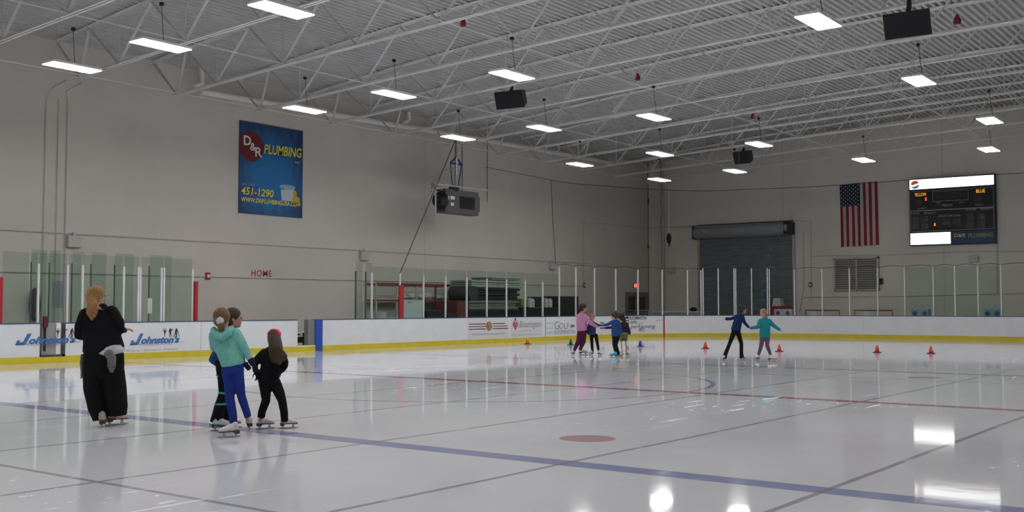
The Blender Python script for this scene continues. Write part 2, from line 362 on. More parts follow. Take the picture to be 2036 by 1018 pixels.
# ---------------- dasher boards ----------------
BH = 1.03
def boards(s0, s1, label, name='dasher_board', group='white dasher boards round the ice'):
    p, _, _ = path(s0, .05); t = thing(name, label, 'rink board', p, group)
    obj('panel', MB().sheet(s0, s1, .17, BH - .03, 0, .04), BOARD, t)
    obj('kick_plate', MB().sheet(s0, s1, -.005, .17, -.012, .04), YEL, t)
    obj('cap_rail', MB().sheet(s0, s1, BH - .03, BH, -.008, .16), CAPM, t)
    obj('backing', MB().sheet(s0, s1, 0, BH - .03, .12, .15), MGREY, t)
    return t
def sx(x): return s_of(x)[0]
sDoor0, sDoor1, sOp0, sOp1, sPost0, sPost1 = sx(80), sx(131), sx(592), sx(613), sx(627), sx(641)
sG = [sx(1396), sx(1462), sx(1529)]
boards(-24, sDoor0, 'white dasher board left of the grey gate')
b2 = boards(sDoor1, sOp0, 'white dasher board between the grey gate and the open doorway')
b3 = boards(sPost1, SA, 'long white dasher board right of the blue stripe along the left side')
b4 = boards(SA, sG[0], 'white dasher board curving round the far left corner')
b5 = boards(sG[2], SB, 'short white dasher board at the end of the curve behind the skating pair')
b6 = boards(SB, SC, 'straight white dasher board across the far end under the scoreboard')
b7 = boards(SC, SD, 'white dasher board curving round the far right corner outside the frame')
b8 = boards(SD, SD + 26, 'white dasher board along the right side outside the frame')
g1 = boards(sG[0], sG[1], 'left leaf of the white ice machine gate in front of the roll-up door', 'dasher_gate', 'ice machine gate leaves')
g2 = boards(sG[1], sG[2], 'right leaf of the white ice machine gate in front of the roll-up door', 'dasher_gate', 'ice machine gate leaves')
for s_, m_, w_, b_ in [(sx(400), INKG, .008, b2), (sx(1084), INKB, .03, b3)]:
    obj('panel_seam', MB().sheet(s_, s_ + w_, .17, BH - .03, -.003, 0.001), m_, b_)
obj('panel_seam', MB().sheet(sx(1716), sx(1716) + .008, .17, BH - .03, -.003, .001), INKG, b6)
gs = sx(1320); obj('goal_line_mark', MB().sheet(gs - .035, gs + .035, 0, BH - .02, -.016, 0), REDP, b4)
# door opening: threshold, open leaf, blue marking
t = thing('door_threshold', 'low yellow kick plate with white sill in the open doorway of the boards', 'threshold', path(sOp0)[0])
obj('kick_plate', MB().sheet(sOp0, sPost0, -.005, .16, -.012, .04), YEL, t); obj('sill', MB().sheet(sOp0, sPost0, .16, .19, -.012, .14), INKW, t)
mb = MB(); p0 = path(sOp1)[0]
one('door_return', 'grey metal end panel inside the open doorway beside the blue stripe', 'door panel', MB().box(-W - .2, -W - .02, sOp1 + .01, sPost0, .19, BH - .01), MGREY)
t = thing('blue_line_post', 'royal blue board post marking the far blue line', 'board post', path(sPost0)[0])
obj('post', MB().sheet(sPost0, sPost1, -.005, BH, -.02, .16), BLUEP, t)
# grey gate
GM = mat('grey gate sheet', (.30, .30, .31), .35, noise=.12, nscale=3)
t = thing('bench_gate', 'grey metal bench gate with latch between the two halves of the pro shop advert', 'gate', path(sDoor0)[0])
wd_ = sDoor1 - sDoor0
obj('kick_plate', MB().sheet(sDoor0, sDoor1, -.005, .15, -.012, .04), YEL, t)
obj('gate_panel', MB().sheet(sDoor0 + .02, sDoor1 - .02, .19, BH - .01, .05, .08), GM, t)
obj('gate_frame', MB().sheet(sDoor0, sDoor0 + .05, .17, BH, 0, .12).sheet(sDoor1 - .08, sDoor1, .17, BH, 0, .12).sheet(sDoor0, sDoor1, .17, .21, 0, .12), DGREY, t)
obj('white_stile', MB().sheet(sDoor0 + wd_ * .66, sDoor0 + wd_ * .83, .21, BH - .01, .03, .05), INKW, t)
obj('latch', MB().sheet(sDoor0 + wd_ * .17, sDoor0 + wd_ * .24, .3, .95, .0, .03), BLACK, t)
obj('latch_handle', MB().sheet(sDoor0 + wd_ * .12, sDoor0 + wd_ * .3, BH - .12, BH + .17, -.03, .05), mat('dark red handle', (.09, .01, .015), .4), t, bevel=.02)
# bench rails visible through the opening
t = thing('team_bench', 'dark wooden team bench behind the open doorway', 'bench', (-15.3, sOp0, 0))
obj('seat', MB().box(-15.5, -15.1, sOp0 - .6, sOp1 + 1.6, .45, .5), DGREY, t)
for q in (sOp0 - .4, sOp0 + .5, sOp1 + 1.2): obj('leg', MB().box(-15.45, -15.15, q, q + .08, -.03, .45), DGREY, t)
t = thing('guard_rail', 'white topped guard rail with dark slats seen through the open doorway', 'railing', (-14.4, sOp0, 0))
obj('top_rail', MB().box(-14.42, -14.36, sOp0 - 1, sOp1 + 1.2, .56, .6), INKW, t)
obj('lower_rail', MB().box(-14.42, -14.38, sOp0 - 1, sOp1 + 1.2, .22, .42), BLACK, t)
for q in (sOp0 - .9, sOp0 + .35, sOp1 + 1.1): obj('rail_post', MB().box(-14.43, -14.35, q, q + .12, -.03, .56), BLACK, t)
# ---------------- glass sections: a post and the pane right of it ----------------
def gpost(parent, s, z1, w=.05, off=.06, m=None, z0=BH):
    p, nn, tt = path(s, off); mb = MB(); mb.obox(p + V((0, 0, (z0 + z1) / 2)), tt * w / 2, nn * .03, V((0, 0, (z1 - z0) / 2))); return obj('post', mb, m or POST, parent)
def gpane(parent, s0, s1, z1, m, off=.06, z0=BH): return obj('glass_pane', MB().sheet(s0 + .03, s1 - .03, z0, z1, off - .006, off + .006), m, parent)
def shield(s0, s1, zp, zg, label, m, group, post=True, extra=()):
    t = thing('glass_shield', label, 'rink glass', path(s0, .06)[0] + V((0, 0, BH)), group)
    if post: gpost(t, s0, zp)
    for e in extra: gpost(t, e, zp)
    gpane(t, s0, s1, zg, m); return t
run = [797, 844, 888, 930, 970, 1009, 1046, 1081, 1114]
run_s = [sx(x) for x in run]; runtop = [2.62, 2.58, 2.58, 2.57, 2.55, 2.53, 2.51, 2.49, 3.16]
shield(sx(741), run_s[0], 2.62, 2.83, 'greenish glass section left of the red storage pad', GREEN, 'storage glass')
for i in range(len(run_s) - 1): shield(run_s[i], run_s[i + 1], runtop[i], 2.83, 'greenish glass section with white post, %s right of the red storage pad' % ORD[i], GREEN, 'storage glass')
s_ = run_s[0]; one('post_padding', 'tall red padding round the post at the left end of the storage glass', 'post padding', MB().sheet(s_ - .11, s_ + .11, BH, 2.2, -.05, .025), REDP, org=path(s_)[0] + V((0, 0, BH)), bevel=.02)
cx = [1147, 1184, 1226, 1270, 1318, 1368, 1396]
cs = [run_s[-1]] + [sx(x) for x in cx]
for i in range(len(cs) - 1): shield(cs[i], cs[i + 1], 3.16 + .004 * i, 3.17, 'clear tall glass section round the far left corner, %s from left' % ORD[i], GLASS, 'corner glass', extra=(cs[i + 1] - .03,) if i == len(cs) - 2 else ())
gp = [sG[0] + .07, sx(1429), sG[1] - .04, sG[1] + .04, sx(1495), sG[2] - .06, sG[2] + .03]
for gt, ss in ((g1, gp[0:3]), (g2, gp[3:6])):
    for s in ss: gpost(gt, s, 3.27)
    for a, b in zip(ss[:-1], ss[1:]): gpane(gt, a, b, 3.25, GLASS)
ex = [1580, 1635, 1689, 1745, 1799, 1856, 1899, 1945, 1991]; es = [gp[-1]] + [sx(x) for x in ex] + [sx(1991) + 1.25 * i for i in range(1, 4)]
for i in range(len(es) - 1):
    gg = i in (5, 6, 7, 8); shield(es[i], es[i + 1], 3.22, 3.2, ('greenish' if gg else 'clear') + ' glass section on the far end boards, %s right of the gate' % ORD[i], GREEN if gg else GLASS, 'far end glass')
bs = [sx(3), sx(60), sx(77), sx(135), sx(165), sx(247), sx(280), sx(327), sx(385)]
bx_ = {5: (sx(247),), 6: (sx(276),), 7: (sx(322),)}
for i in range(len(bs) - 1):
    shield(bs[i], bs[i + 1], 2.54, 2.82, 'greenish bench glass section, %s from the left edge' % ORD[i], GREEN, 'bench glass', post=i not in (0, 1), extra=[e for e in bx_.get(i, ()) if abs(e - bs[i]) > .01] + ([bs[8] - .02] if i == 7 else []))
for a, lab in ((sx(0) - .06, 'tall red padding at the left frame edge by the bench glass'), (sx(386), 'tall red padding at the right end of the bench glass left of the HOME sign')):
    one('post_padding', lab, 'post padding', MB().sheet(a, a + .11, BH, 2.18, -.04, .1), REDP, org=path(a)[0] + V((0, 0, BH)), bevel=.02)
# divider panes running back from the bench glass
for i, (x0, dw) in enumerate([(62, .42), (98, .3), (143, .35), (181, .45), (228, .6), (297, .75)]):
    yy = atX(x0, 600, -14.6).y
    t = thing('divider_glass', 'dark edged green glass divider behind the bench glass, %s from the left' % ORD[i], 'glass divider', (-14.6, yy, 0), 'bench divider panes')
    obj('pane', MB().box(-14.61, -14.595, yy, yy + dw, .9, 2.98), GREEN, t); obj('edge', MB().box(-14.62, -14.59, yy - .03, yy, .9, 2.65), EDGE, t)
    obj('lower_panel', MB().box(-14.63, -14.59, yy - .03, yy + dw, -.03, .9), MGREY, t)
for i, x0 in enumerate((708, 728)):
    yy = atX(x0, 600, -14.2).y
    t = thing('divider_glass', 'dark edged green glass panel left of the storage shelf, %s' % ('left one' if i == 0 else 'right one'), 'glass divider', (-14.2, yy, 0), 'panels left of the storage shelf')
    obj('pane', MB().box(-14.21, -14.195, yy, yy + .3, .9, 3.02), GREEN, t); obj('edge', MB().box(-14.23, -14.18, yy - .04, yy, .9, 2.7), EDGE, t)
    obj('lower_panel', MB().box(-14.23, -14.19, yy - .03, yy + .3, -.03, .9), MGREY, t)
# ---------------- netting above the glass ----------------
NET = bpy.data.materials.new('dark netting'); NET.use_nodes = True; nt = NET.node_tree; nt.nodes.clear(); o_ = nt.nodes.new('ShaderNodeOutputMaterial'); a_ = nt.nodes.new('ShaderNodeBsdfTransparent'); b_ = nt.nodes.new('ShaderNodeBsdfDiffuse'); x_ = nt.nodes.new('ShaderNodeMixShader')
b_.inputs[0].default_value = (.04, .045, .04, 1); x_.inputs[0].default_value = .06; nt.links.new(a_.outputs[0], x_.inputs[1]); nt.links.new(b_.outputs[0], x_.inputs[2]); nt.links.new(x_.outputs[0], o_.inputs[0])
tp = [s_of(x, y) for x, y in [(1102, 358), (1150, 365), (1210, 369), (1270, 374), (1330, 377), (1405, 379), (1500, 375), (1600, 371), (1670, 367), (1744, 362), (1806, 357)]] + [s_of(1978, 346), s_of(2036, 343), (46.0, 7.4), (50, 7.4)]
def topz(s):
    for (a, za), (b, zb_) in zip(tp[:-1], tp[1:]):
        if a <= s <= b: return za + (zb_ - za) * (s - a) / (b - a)
    return tp[0][1] if s < tp[0][0] else tp[-1][1]
t = thing('safety_netting', 'thin dark spectator netting hung above the glass from the storage area round the far end', 'netting', path(tp[0][0])[0] + V((0, 0, 3.3)))
s0n, s1n = tp[0][0], tp[-1][0]; mb = MB(); nn_ = 80; vs = []
for i in range(nn_ + 1):
    q = s0n + (s1n - s0n) * i / nn_; p, nv, _ = path(q, .17); w = .04 * math.sin(q * 2.1)
    for j in range(5):
        z = 3.24 + (topz(q) - 3.24) * j / 4; vs.append(p + nv * w * math.sin(j * .8) + V((0, 0, z)))
mb.add(vs, [(i * 5 + j, i * 5 + 5 + j, i * 5 + 6 + j, i * 5 + 1 + j) for i in range(nn_) for j in range(4)]); obj('net', mb, NET, t)
obj('top_rope', MB().tube([path(s0n + (s1n - s0n) * i / 60, .17)[0] + V((0, 0, topz(s0n + (s1n - s0n) * i / 60))) for i in range(61)], .014, 5), ROPE, t)
allp = [run_s[-1]] + cs[1:] + es
bot = []
for a, b in zip(allp[:-1], allp[1:]):
    if b - a < .3: continue
    for k_ in range(6): q = a + (b - a) * k_ / 6; bot.append(path(q, .17)[0] + V((0, 0, 3.22 + .07 * math.sin(math.pi * k_ / 6))))
obj('bottom_rope', MB().tube(bot, .012, 5), ROPE, t)
obj('edge_rope', MB().tube([path(s0n, .17)[0] + V((0, 0, topz(s0n))), path(s0n + .15, .17)[0] + V((0, 0, 5)), path(s0n + .35, .17)[0] + V((0, 0, 3.24))], .014, 5), ROPE, t)
for i, (a, b) in enumerate([((1102, 358), 's')]):
    q = V(path(s0n, .1)[0]) + V((0, 0, topz(s0n))); obj('stay_rope', MB().tube([q, V((XW + .05, q.y + .3, q.z + .9))], .01, 5), ROPE, t)
# ---------------- adverts on the boards (u = distance along the boards, v = height) ----------------
def bd(off=-.004):
    def f(u, v): p, n, t = path(u, off); return p + V((0, 0, v))
    return f
FB = bd(); FB2 = bd(-.008)
def uv(x, y): return s_of(x, y)
def btext(body, x0, x1, yt, yb, m, parent, name='lettering', xm=None, **k):    # fitted between two pixel columns; heights from the middle column
    a = uv(x0, (yt + yb) / 2)[0]; b = uv(x1, (yt + yb) / 2)[0]; xm = xm or (x0 + x1) / 2; z1 = uv(xm, yt)[1]; z0 = uv(xm, yb)[1]
    return text(body, a, z0, b - a, z1 - z0, FB2, m, parent, name, **k)
def advert(label, x0, x1, parent_z=.5, backing=None):
    t = thing('board_advert', label, 'advert', path(sx(x0), -.004)[0] + V((0, 0, .2)))
    if backing: obj('backing_sheet', MB().sheet(sx(x0), sx(x1), .2, BH - .05, -.0035, -.001), backing, t)
    return t
def skater(u, z, h, kind):
    a = {0: [(0, 0), (.03, 0), (.07, .35), (.12, .5), (.3, .78), (.28, .82), (.1, .66), (.08, .78), (.12, .9), (.06, .97), (.0, .92), (.02, .78), (-.1, .72), (-.22, .95), (-.25, .93), (-.13, .62), (-.03, .55), (-.03, .3)],
         1: [(-.16, 0), (-.1, 0), (-.02, .3), (.06, .32), (.1, .02), (.16, .02), (.14, .4), (.1, .6), (.28, .82), (.42, .86), (.4, .9), (.22, .88), (.1, .82), (.1, .95), (0, .98), (-.04, .88), (-.14, .8), (-.2, .55), (-.12, .5), (-.08, .62), (-.06, .4)],
         2: [(-.34, .02), (-.28, -.02), (-.06, .3), (.05, .3), (.12, -.02), (.2, .0), (.16, .4), (.12, .6), (.26, .5), (.46, .06), (.5, .08), (.3, .6), (.2, .82), (.2, .95), (.08, .98), (.06, .86), (-.06, .8), (-.12, .5), (-.08, .42)]}[kind]
    return [(u + x * h, z + y * h) for x, y in a]
SK = MB()
def johnstons(label, x0, fn_x):
    t = advert(label, x0, x0)
    X = fn_x
    ja = uv(X(258), 675)[0]; jb = uv(X(285), 675)[0]; jz0 = uv(X(270), 686)[1]; jz1 = uv(X(270), 663.5)[1]
    shape([[(ja + (jb - ja) * q, jz0 + (jz1 - jz0) * w) for q, w in [(0, 0), (.5, 0), (.6, .04), (.66, .12), (1, 1), (.74, 1), (.46, .26), (.26, .26), (.32, .42), (.12, .42)]]], FB2, INKBL, t, 'logo_initial')
    btext("ohnston's", X(280), X(357), 668, 683, INKBL, t, 'logo_lettering', shear=.35, bold=.05)
    btext('Skate & Hockey Pro Shop', X(277), X(342), 683.5, 687, INKG, t, 'shop_line')
    ul = MB(); a, z = uv(X(258), 687); b = uv(X(364), 683)[0]
    for q0, q1, zz in ((a, a + .33, z + .02), (uv(X(345), 686)[0], b, z + .05)): ul.add([FB2(q0, zz), FB2(q1, zz), FB2(q1, zz + .012), FB2(q0, zz + .012)], [(0, 1, 2, 3)])
    obj('underline', ul, INKG, t)
    zf = uv(X(325), 671)[1]; hh = uv(X(340), 652)[1] - zf
    for kx, kd in ((327, 0), (338, 1), (349, 2)):
        pl = MB(); P = skater(uv(X(kx), 665)[0], zf, hh, kd); pl.add([FB2(u, v) for u, v in P], [tuple(range(len(P)))]); obj('skater_silhouette', pl, INKB, t)
    return t
t = johnstons('blue pro shop advert right of the woman in black with three skater silhouettes above it', 258, lambda x: x)
btext('401 Monroe St. Bloomington, IL  309-829-6033', 250, 352, 694, 698.5, INKG, t, 'address_line')
# the left copy straddles the gate: its middle lies behind the gate panel
def XL(x): return 30 + (x - 258) * 1.22
t = johnstons('blue pro shop advert at the left, its middle interrupted by the grey gate', 30, XL)
FB2 = bd(.028)
FB2 = bd(-.008)
# stripes with round emblem
t = advert('hockey team advert with black and red stripes and a round tan feathered emblem', 930, 1010, backing=mat('grey white advert sheet', (.66, .665, .68), .4))
RED = mat('stripe red', (.42, .03, .06), .5); TAN = mat('emblem tan', (.36, .22, .10), .5)
a = uv(932, 655)[0]; b = uv(1010, 655)[0]; m0 = uv(966, 655)[0]; m1 = uv(979, 655)[0]
for zc, mm, end in ((uv(971, 643.8)[1], INKB, uv(1004, 644)[0]), (uv(971, 648.8)[1], RED, uv(1009, 648)[0]), (uv(971, 653.8)[1], INKB, b)):
    for u0, u1 in ((a, m0), (m1, end)): obj('stripe', MB().add([FB(u0, zc - .018), FB(u1, zc - .018), FB(u1, zc + .018), FB(u0, zc + .018)], [(0, 1, 2, 3)]), mm, t)
cu, cz = uv(972, 649); mb = MB(); P = []
for i in range(20):
    an = 2 * math.pi * i / 20; rr = .165 + (.03 if i % 2 else 0); P.append((cu + rr * math.cos(an) * 1.1, cz + .19 * math.sin(an) + (.02 if i % 2 else 0)))
obj('emblem', mb.add([FB2(u, v) for u, v in P], [tuple(range(20))]), TAN, t)
for k_ in range(4): obj('feather', MB().add([bd(-.011)(cu + q[0], cz + q[1]) for q in [(-.12 + k_ * .03, .16), (-.09 + k_ * .03, .16), (-.02 + k_ * .04, -.02), (-.05 + k_ * .04, -.02)]], [(0, 1, 2, 3)]), [RED, INKB, INKW, INKB][k_], t)
btext('* PROUD PARTNER OF THE CHICAGO BLACKHAWKS *', 936, 1006, 662, 666, INKG, t, 'sponsor_line')
# Bloomington
t = advert('Bloomington Illinois advert with red stacked chevrons', 1016, 1078, backing=mat('grey white advert sheet', (.66, .665, .68), .4))
cu = uv(1024.5, 648)[0]; 
def ch(zc, w, th): return [(cu - w, zc + w * 1.15), (cu - w, zc + w * 1.15 - th), (cu, zc - th), (cu + w, zc + w * 1.15 - th), (cu + w, zc + w * 1.15), (cu, zc)]
zz = uv(1024.5, 658)[1]
shape([[(u, v) for u, v in ch(zz + .10 + i * .1, .19 - i * .035, .075)] for i in range(3)], FB2, RED, t, 'chevron_emblem')
shape([[(cu, zz + .56), (cu - .07, zz + .46), (cu, zz + .36), (cu + .07, zz + .46)]], FB2, RED, t, 'diamond_emblem')
btext('Bloomington', 1032, 1075, 638, 655, INKG, t, 'script_lettering', shear=.3, bold=.01)
btext('ILLINOIS', 1032, 1055, 655.3, 659, INKG, t, 'state_lettering', spacing=1.3)
btext('Parks, Recreation & Cultural Arts', 1017, 1074, 663.5, 667, INKG, t, 'small_line')
# Golf
t = advert('Golf Bloomington advert beside the coach in pink', 1086, 1144)
btext('G', 1102, 1112, 638.5, 655, INKG, t, 'golf_lettering'); btext('OLF', 1112, 1131, 642, 654, INKG, t, 'golf_lettering')
btext('oo', 1134, 1142, 645.5, 651, INKB, t, 'golf_balls', bold=.04)
btext('BLOOMINGTON', 1102, 1143, 656, 664, INKG, t, 'city_lettering'); btext('Den', 1088, 1098, 659, 663, INKG, t, 'course_name'); btext('Highland', 1087, 1099, 641, 643.5, INKG, t, 'course_name'); btext('Prairie Vista', 1087, 1100, 651, 654, INKG, t, 'course_name')
# Performing arts
t = advert('black Bloomington Center for the Performing Arts advert left of the red goal line mark', 1192, 1310)
def blk(x0, x1, y0, y1, m, nm='logo_block'):
    u0, z1 = uv(x0, y0); u1, z0 = uv(x1, y1); return obj(nm, MB().sheet(u0, u1, z0, z1, -.008, -.004), m, t)
blk(1243, 1250, 629.5, 655, INKB); 
for y in (634, 639, 644): 
    u0, z1 = uv(1244, y); u1, z0 = uv(1249, y + 2.4); obj('logo_slash', MB().sheet(u0, u1, z0, z1, -.011, -.008), INKW, t)
btext('BLOOMINGTON', 1252, 1285, 629.5, 635.5, INKB, t, bold=.03); btext('CENTER', 1252.5, 1266.5, 638, 644, INKB, t, bold=.02); btext('FOR THE', 1270, 1279, 641, 643.5, INKB, t)
btext('performing', 1253, 1303, 645, 655, INKB, t, 'script_lettering', shear=.3); btext('ARTS', 1270, 1281, 651.5, 659, INKB, t, bold=.02)
blk(1193, 1201, 641, 643, INKB); blk(1193, 1203, 651, 653.5, INKB)
blk(1305, 1318, 636.2, 636.8, INKR, 'red_rule')
# ---------------- left wall: banner, sign, conduits ----------------
FLW = lambda off: (lambda u, v: V((XW + off, u, v)))
by0 = atX(476, 330, XW + .05).y; by1 = atX(602, 345, XW + .05).y; bz1 = atX(477, 239, XW + .05).z; bz0 = atX(475, 423, XW + .05).z; bw = by1 - by0; bh = bz1 - bz0
BAN = bpy.data.materials.new('blue burst banner'); BAN.use_nodes = True; nt = BAN.node_tree; b_ = nt.nodes['Principled BSDF']; b_.inputs['Roughness'].default_value = .5
tc = nt.nodes.new('ShaderNodeTexCoord'); mp = nt.nodes.new('ShaderNodeMapping'); gr = nt.nodes.new('ShaderNodeTexGradient'); gr.gradient_type = 'SPHERICAL'; rp = nt.nodes.new('ShaderNodeValToRGB')
mp.inputs['Location'].default_value = (0, 0, 0); mp.inputs['Scale'].default_value = (1, .58, .52); nt.links.new(tc.outputs['Object'], mp.inputs[0]); nt.links.new(mp.outputs[0], gr.inputs[0])
ns = nt.nodes.new('ShaderNodeTexNoise'); ns.inputs['Scale'].default_value = 2.2; ns.inputs['Detail'].default_value = 4; mp2 = nt.nodes.new('ShaderNodeMapping'); mp2.inputs['Scale'].default_value = (1, 1.6, .7); mp2.inputs['Rotation'].default_value = (.6, 0, 0); nt.links.new(tc.outputs['Object'], mp2.inputs[0]); nt.links.new(mp2.outputs[0], ns.inputs['Vector'])
ma = nt.nodes.new('ShaderNodeMath'); ma.operation = 'MULTIPLY_ADD'; ma.inputs[1].default_value = .75; nt.links.new(ns.outputs[0], ma.inputs[0]); nt.links.new(gr.outputs[0], ma.inputs[2]); nt.links.new(ma.outputs[0], rp.inputs[0])
rp.color_ramp.elements[0].position = .28; rp.color_ramp.elements[0].color = (.01, .025, .10, 1); rp.color_ramp.elements[1].position = .95; rp.color_ramp.elements[1].color = (.01, .17, .44, 1); nt.links.new(rp.outputs[0], b_.inputs['Base Color'])
t = thing('wall_banner', 'large blue plumbing company banner hung on the left wall', 'banner', (XW + .05, (by0 + by1) / 2, bz0 + bh * .42))
obj('banner_sheet', MB().box(XW + .02, XW + .045, by0, by1, bz0, bz1), BAN, t)
F1, F2 = FLW(.05), FLW(.054)
def BU(x): return by0 + x * bw
def BV(y): return bz0 + (1 - y) * bh
c_ = [(BU(.17) + bw * .20 * math.cos(q * math.pi / 16), BV(.265) + bh * .165 * math.sin(q * math.pi / 16)) for q in range(32)]; c_ = [(max(u, by0 + .02), v) for u, v in c_]
shape([c_], F1, mat('banner dark red', (.16, .012, .02), .5), t, 'red_disc')
for s_, x, y, w, h in (('D', .06, .26, .11, .105), ('&', .155, .31, .09, .085), ('R', .235, .37, .11, .105)): text(s_, BU(x), BV(y), w * bw, h * bh, F2, INKW, t, 'monogram_letter', bold=.02)
text('PLUMBING', BU(.375) + .015, BV(.325) - .02, .60 * bw, .10 * bh, F1, INKB, t, 'letter_shadow', shear=.12, bold=.03, slope=.02)
text('PLUMBING', BU(.375), BV(.325), .60 * bw, .11 * bh, F2, INKY, t, 'brand_lettering', shear=.12, bold=.02, slope=.02)
text('INC.', BU(.87), BV(.385), .09 * bw, .025 * bh, F2, INKY, t); text('CALL (309)', BU(.03), BV(.70), .2 * bw, .028 * bh, F2, mat('pale lettering', (.35, .38, .25), .5), t)
text('451-1290', BU(.03) + .015, BV(.80) - .015, .50 * bw, .085 * bh, F1, INKB, t, 'letter_shadow', shear=.15, bold=.03); text('451-1290', BU(.03), BV(.80), .50 * bw, .085 * bh, F2, INKY, t, 'phone_number', shear=.15, bold=.02)
text('WWW.DRPLUMBINGUSA.COM', BU(.03), BV(.875), .93 * bw, .05 * bh, F2, INKY, t, 'web_address', shear=.1, bold=.02, slope=.0)
# plain bucket and bath duck stay; the cartoon figure is left out
bk = [(.64, .70), (.66, .82), (.84, .82), (.86, .68)]; shape([[(BU(x), BV(y)) for x, y in bk]], F1, mat('banner white', (.55, .62, .68), .5), t, 'bucket')
shape([[(BU(.75) + .38 * math.cos(q * math.pi / 12), BV(.665) + .09 * math.sin(q * math.pi / 12)) for q in range(24)]], F2, mat('banner pale blue', (.3, .48, .62), .5), t, 'bucket_rim')
shape([[(BU(.89) + .19 * math.cos(q * math.pi / 10), BV(.80) + .15 * math.sin(q * math.pi / 10)) for q in range(20)], [(BU(.87) + .1 * math.cos(q * math.pi / 8), BV(.725) + .1 * math.sin(q * math.pi / 8)) for q in range(16)]], F2, mat('duck yellow', (.62, .40, .03), .5), t, 'rubber_duck')
hy0 = atX(500, 544, XW + .01).y; hy1 = atX(540, 544, XW + .01).y; hz1 = atX(520, 537, XW).z; hz0 = atX(520, 550, XW).z
t = thing('wall_sign', 'red HOME lettering on the left wall', 'sign', (XW + .01, hy0, hz0))
text('HOME', hy0, hz0, hy1 - hy0, hz1 - hz0, FLW(.012), INKR, t, 'lettering', bold=.008, spacing=1.12)
def conduit(label, pts, r=.018, name='conduit', m=CONDUIT, cat='pipe', group='conduits on the walls'): return one(name, label, cat, MB().tube(pts, r, 6), m, group)
conduit('long painted conduit running along the left wall above the HOME sign level', [(XW + .03, -12, 3.64), (XW + .03, 30.6, 3.66)], .02)
conduit('lower painted conduit running along the left wall under the HOME sign', [(XW + .03, -12, 2.42), (XW + .03, 30.2, 2.50)], .018)
for i, (x, xt, lab) in enumerate(((90, 93, 'left'), (115, 113, 'middle'), (133, 131, 'right'))):
    y = atX(x, 300, XW + .03).y; yt_ = y + (.12 if i == 0 else -.1 if i == 2 else 0)
    conduit('vertical painted conduit on the left wall above the woman in black, %s one of three' % lab, [(XW + .03, y, .3), (XW + .03, y, 7.6), (XW + .12, yt_, 7.95), (XW + .9, yt_, 8.1)] if i != 1 else [(XW + .03, y, .3), (XW + .03, y, 7.7)], .015)
y1_ = atX(845, 300, XW).y; 
for i, (x, lab) in enumerate(((919, 'dark cable dropping behind the hanging heater, left'), (905, 'dark cable dropping behind the hanging heater, middle'), (969, 'dark cable dropping behind the hanging heater, right'))):
    y = atX(x, 320, XW + .03).y; conduit(lab, [(XW + .03, y, 6.0 if i < 2 else 6.2), (XW + .03, y, 8.8)], .012, 'cable', ROPE, 'cable')
y = atX(1160, 440, XW + .03).y; ya = atX(1289, 450, XW + .03).y - .05
conduit('painted conduit loop on the left wall behind the netting near the corner', [(XW + .03, y, 2.5), (XW + .03, y, atX(1160, 441, XW).z), (XW + .03, ya, atX(1289, 454, XW).z)], .018)
def wallbox(label, x, y):
    p = atX(x, y, XW + .02); t = thing('emergency_light', label, 'wall light', p, 'white boxes on the left wall conduit')
    obj('housing', MB().box(XW + .005, XW + .16, p.y - .22, p.y + .22, p.z - .2, p.z + .16), mat('off white plastic', (.55, .54, .52), .5), t, bevel=.02)
    obj('bracket', MB().box(XW + .03, XW + .12, p.y - .05, p.y + .05, p.z + .16, p.z + .26), CONDUIT, t)
wallbox('white box under the conduit above the woman in black', 145, 479); wallbox('white box under the conduit left of the red padded post', 723, 508); wallbox('white box under the conduit next to the netting edge', 1097, 528)
def strobe(label, p, n):
    t = thing('fire_alarm', label, 'fire alarm', p, 'red fire alarms'); a = V((0, 1, 0)) if n.x else V((1, 0, 0))
    obj('backplate', MB().obox(V(p) + n * .03, a * .09, n * .03, V((0, 0, .12))), mat('alarm red', (.3, .02, .03), .5), t, bevel=.01)
    obj('lens', MB().obox(V(p) + n * .07, a * .05, n * .015, V((0, 0, .05))), INKW, t)
strobe('red fire alarm on the left wall conduit left of the HOME sign', atX(412, 549, XW), V((1, 0, 0))); strobe('red fire alarm on the left wall near the far corner', atX(1161, 567, XW), V((1, 0, 0))); strobe('red fire alarm on the far wall right of the roll-up door', atY(1612, 566, YF), V((0, -1, 0)))
# white pipe below the roof edge
t = thing('roof_drain_pipe', 'thick white pipe running under the roof along the left wall', 'pipe', (XW + .5, 6, 8.6))
xp = XW + .45; pts = [(400, 182), (550, 208), (680, 231), (820, 254), (960, 278), (1100, 303), (1220, 325)]
P = [atX(x, y, xp) for x, y in pts]; obj('pipe', MB().tube([V((xp, P[0].y, P[0].z))] + [V((xp, p.y, p.z)) for p in P[1:]], .11, 10), WHITE_STEEL, t)
for x, y in ((401, 168), (813, 240), (1110, 300)):
    p = atX(x, y, xp); obj('drop_pipe', MB().tube([(xp, p.y - .25, p.z - .12), (xp, p.y, p.z + .05), (xp, p.y, zt(xp) - .05)], .09, 8), WHITE_STEEL, t)
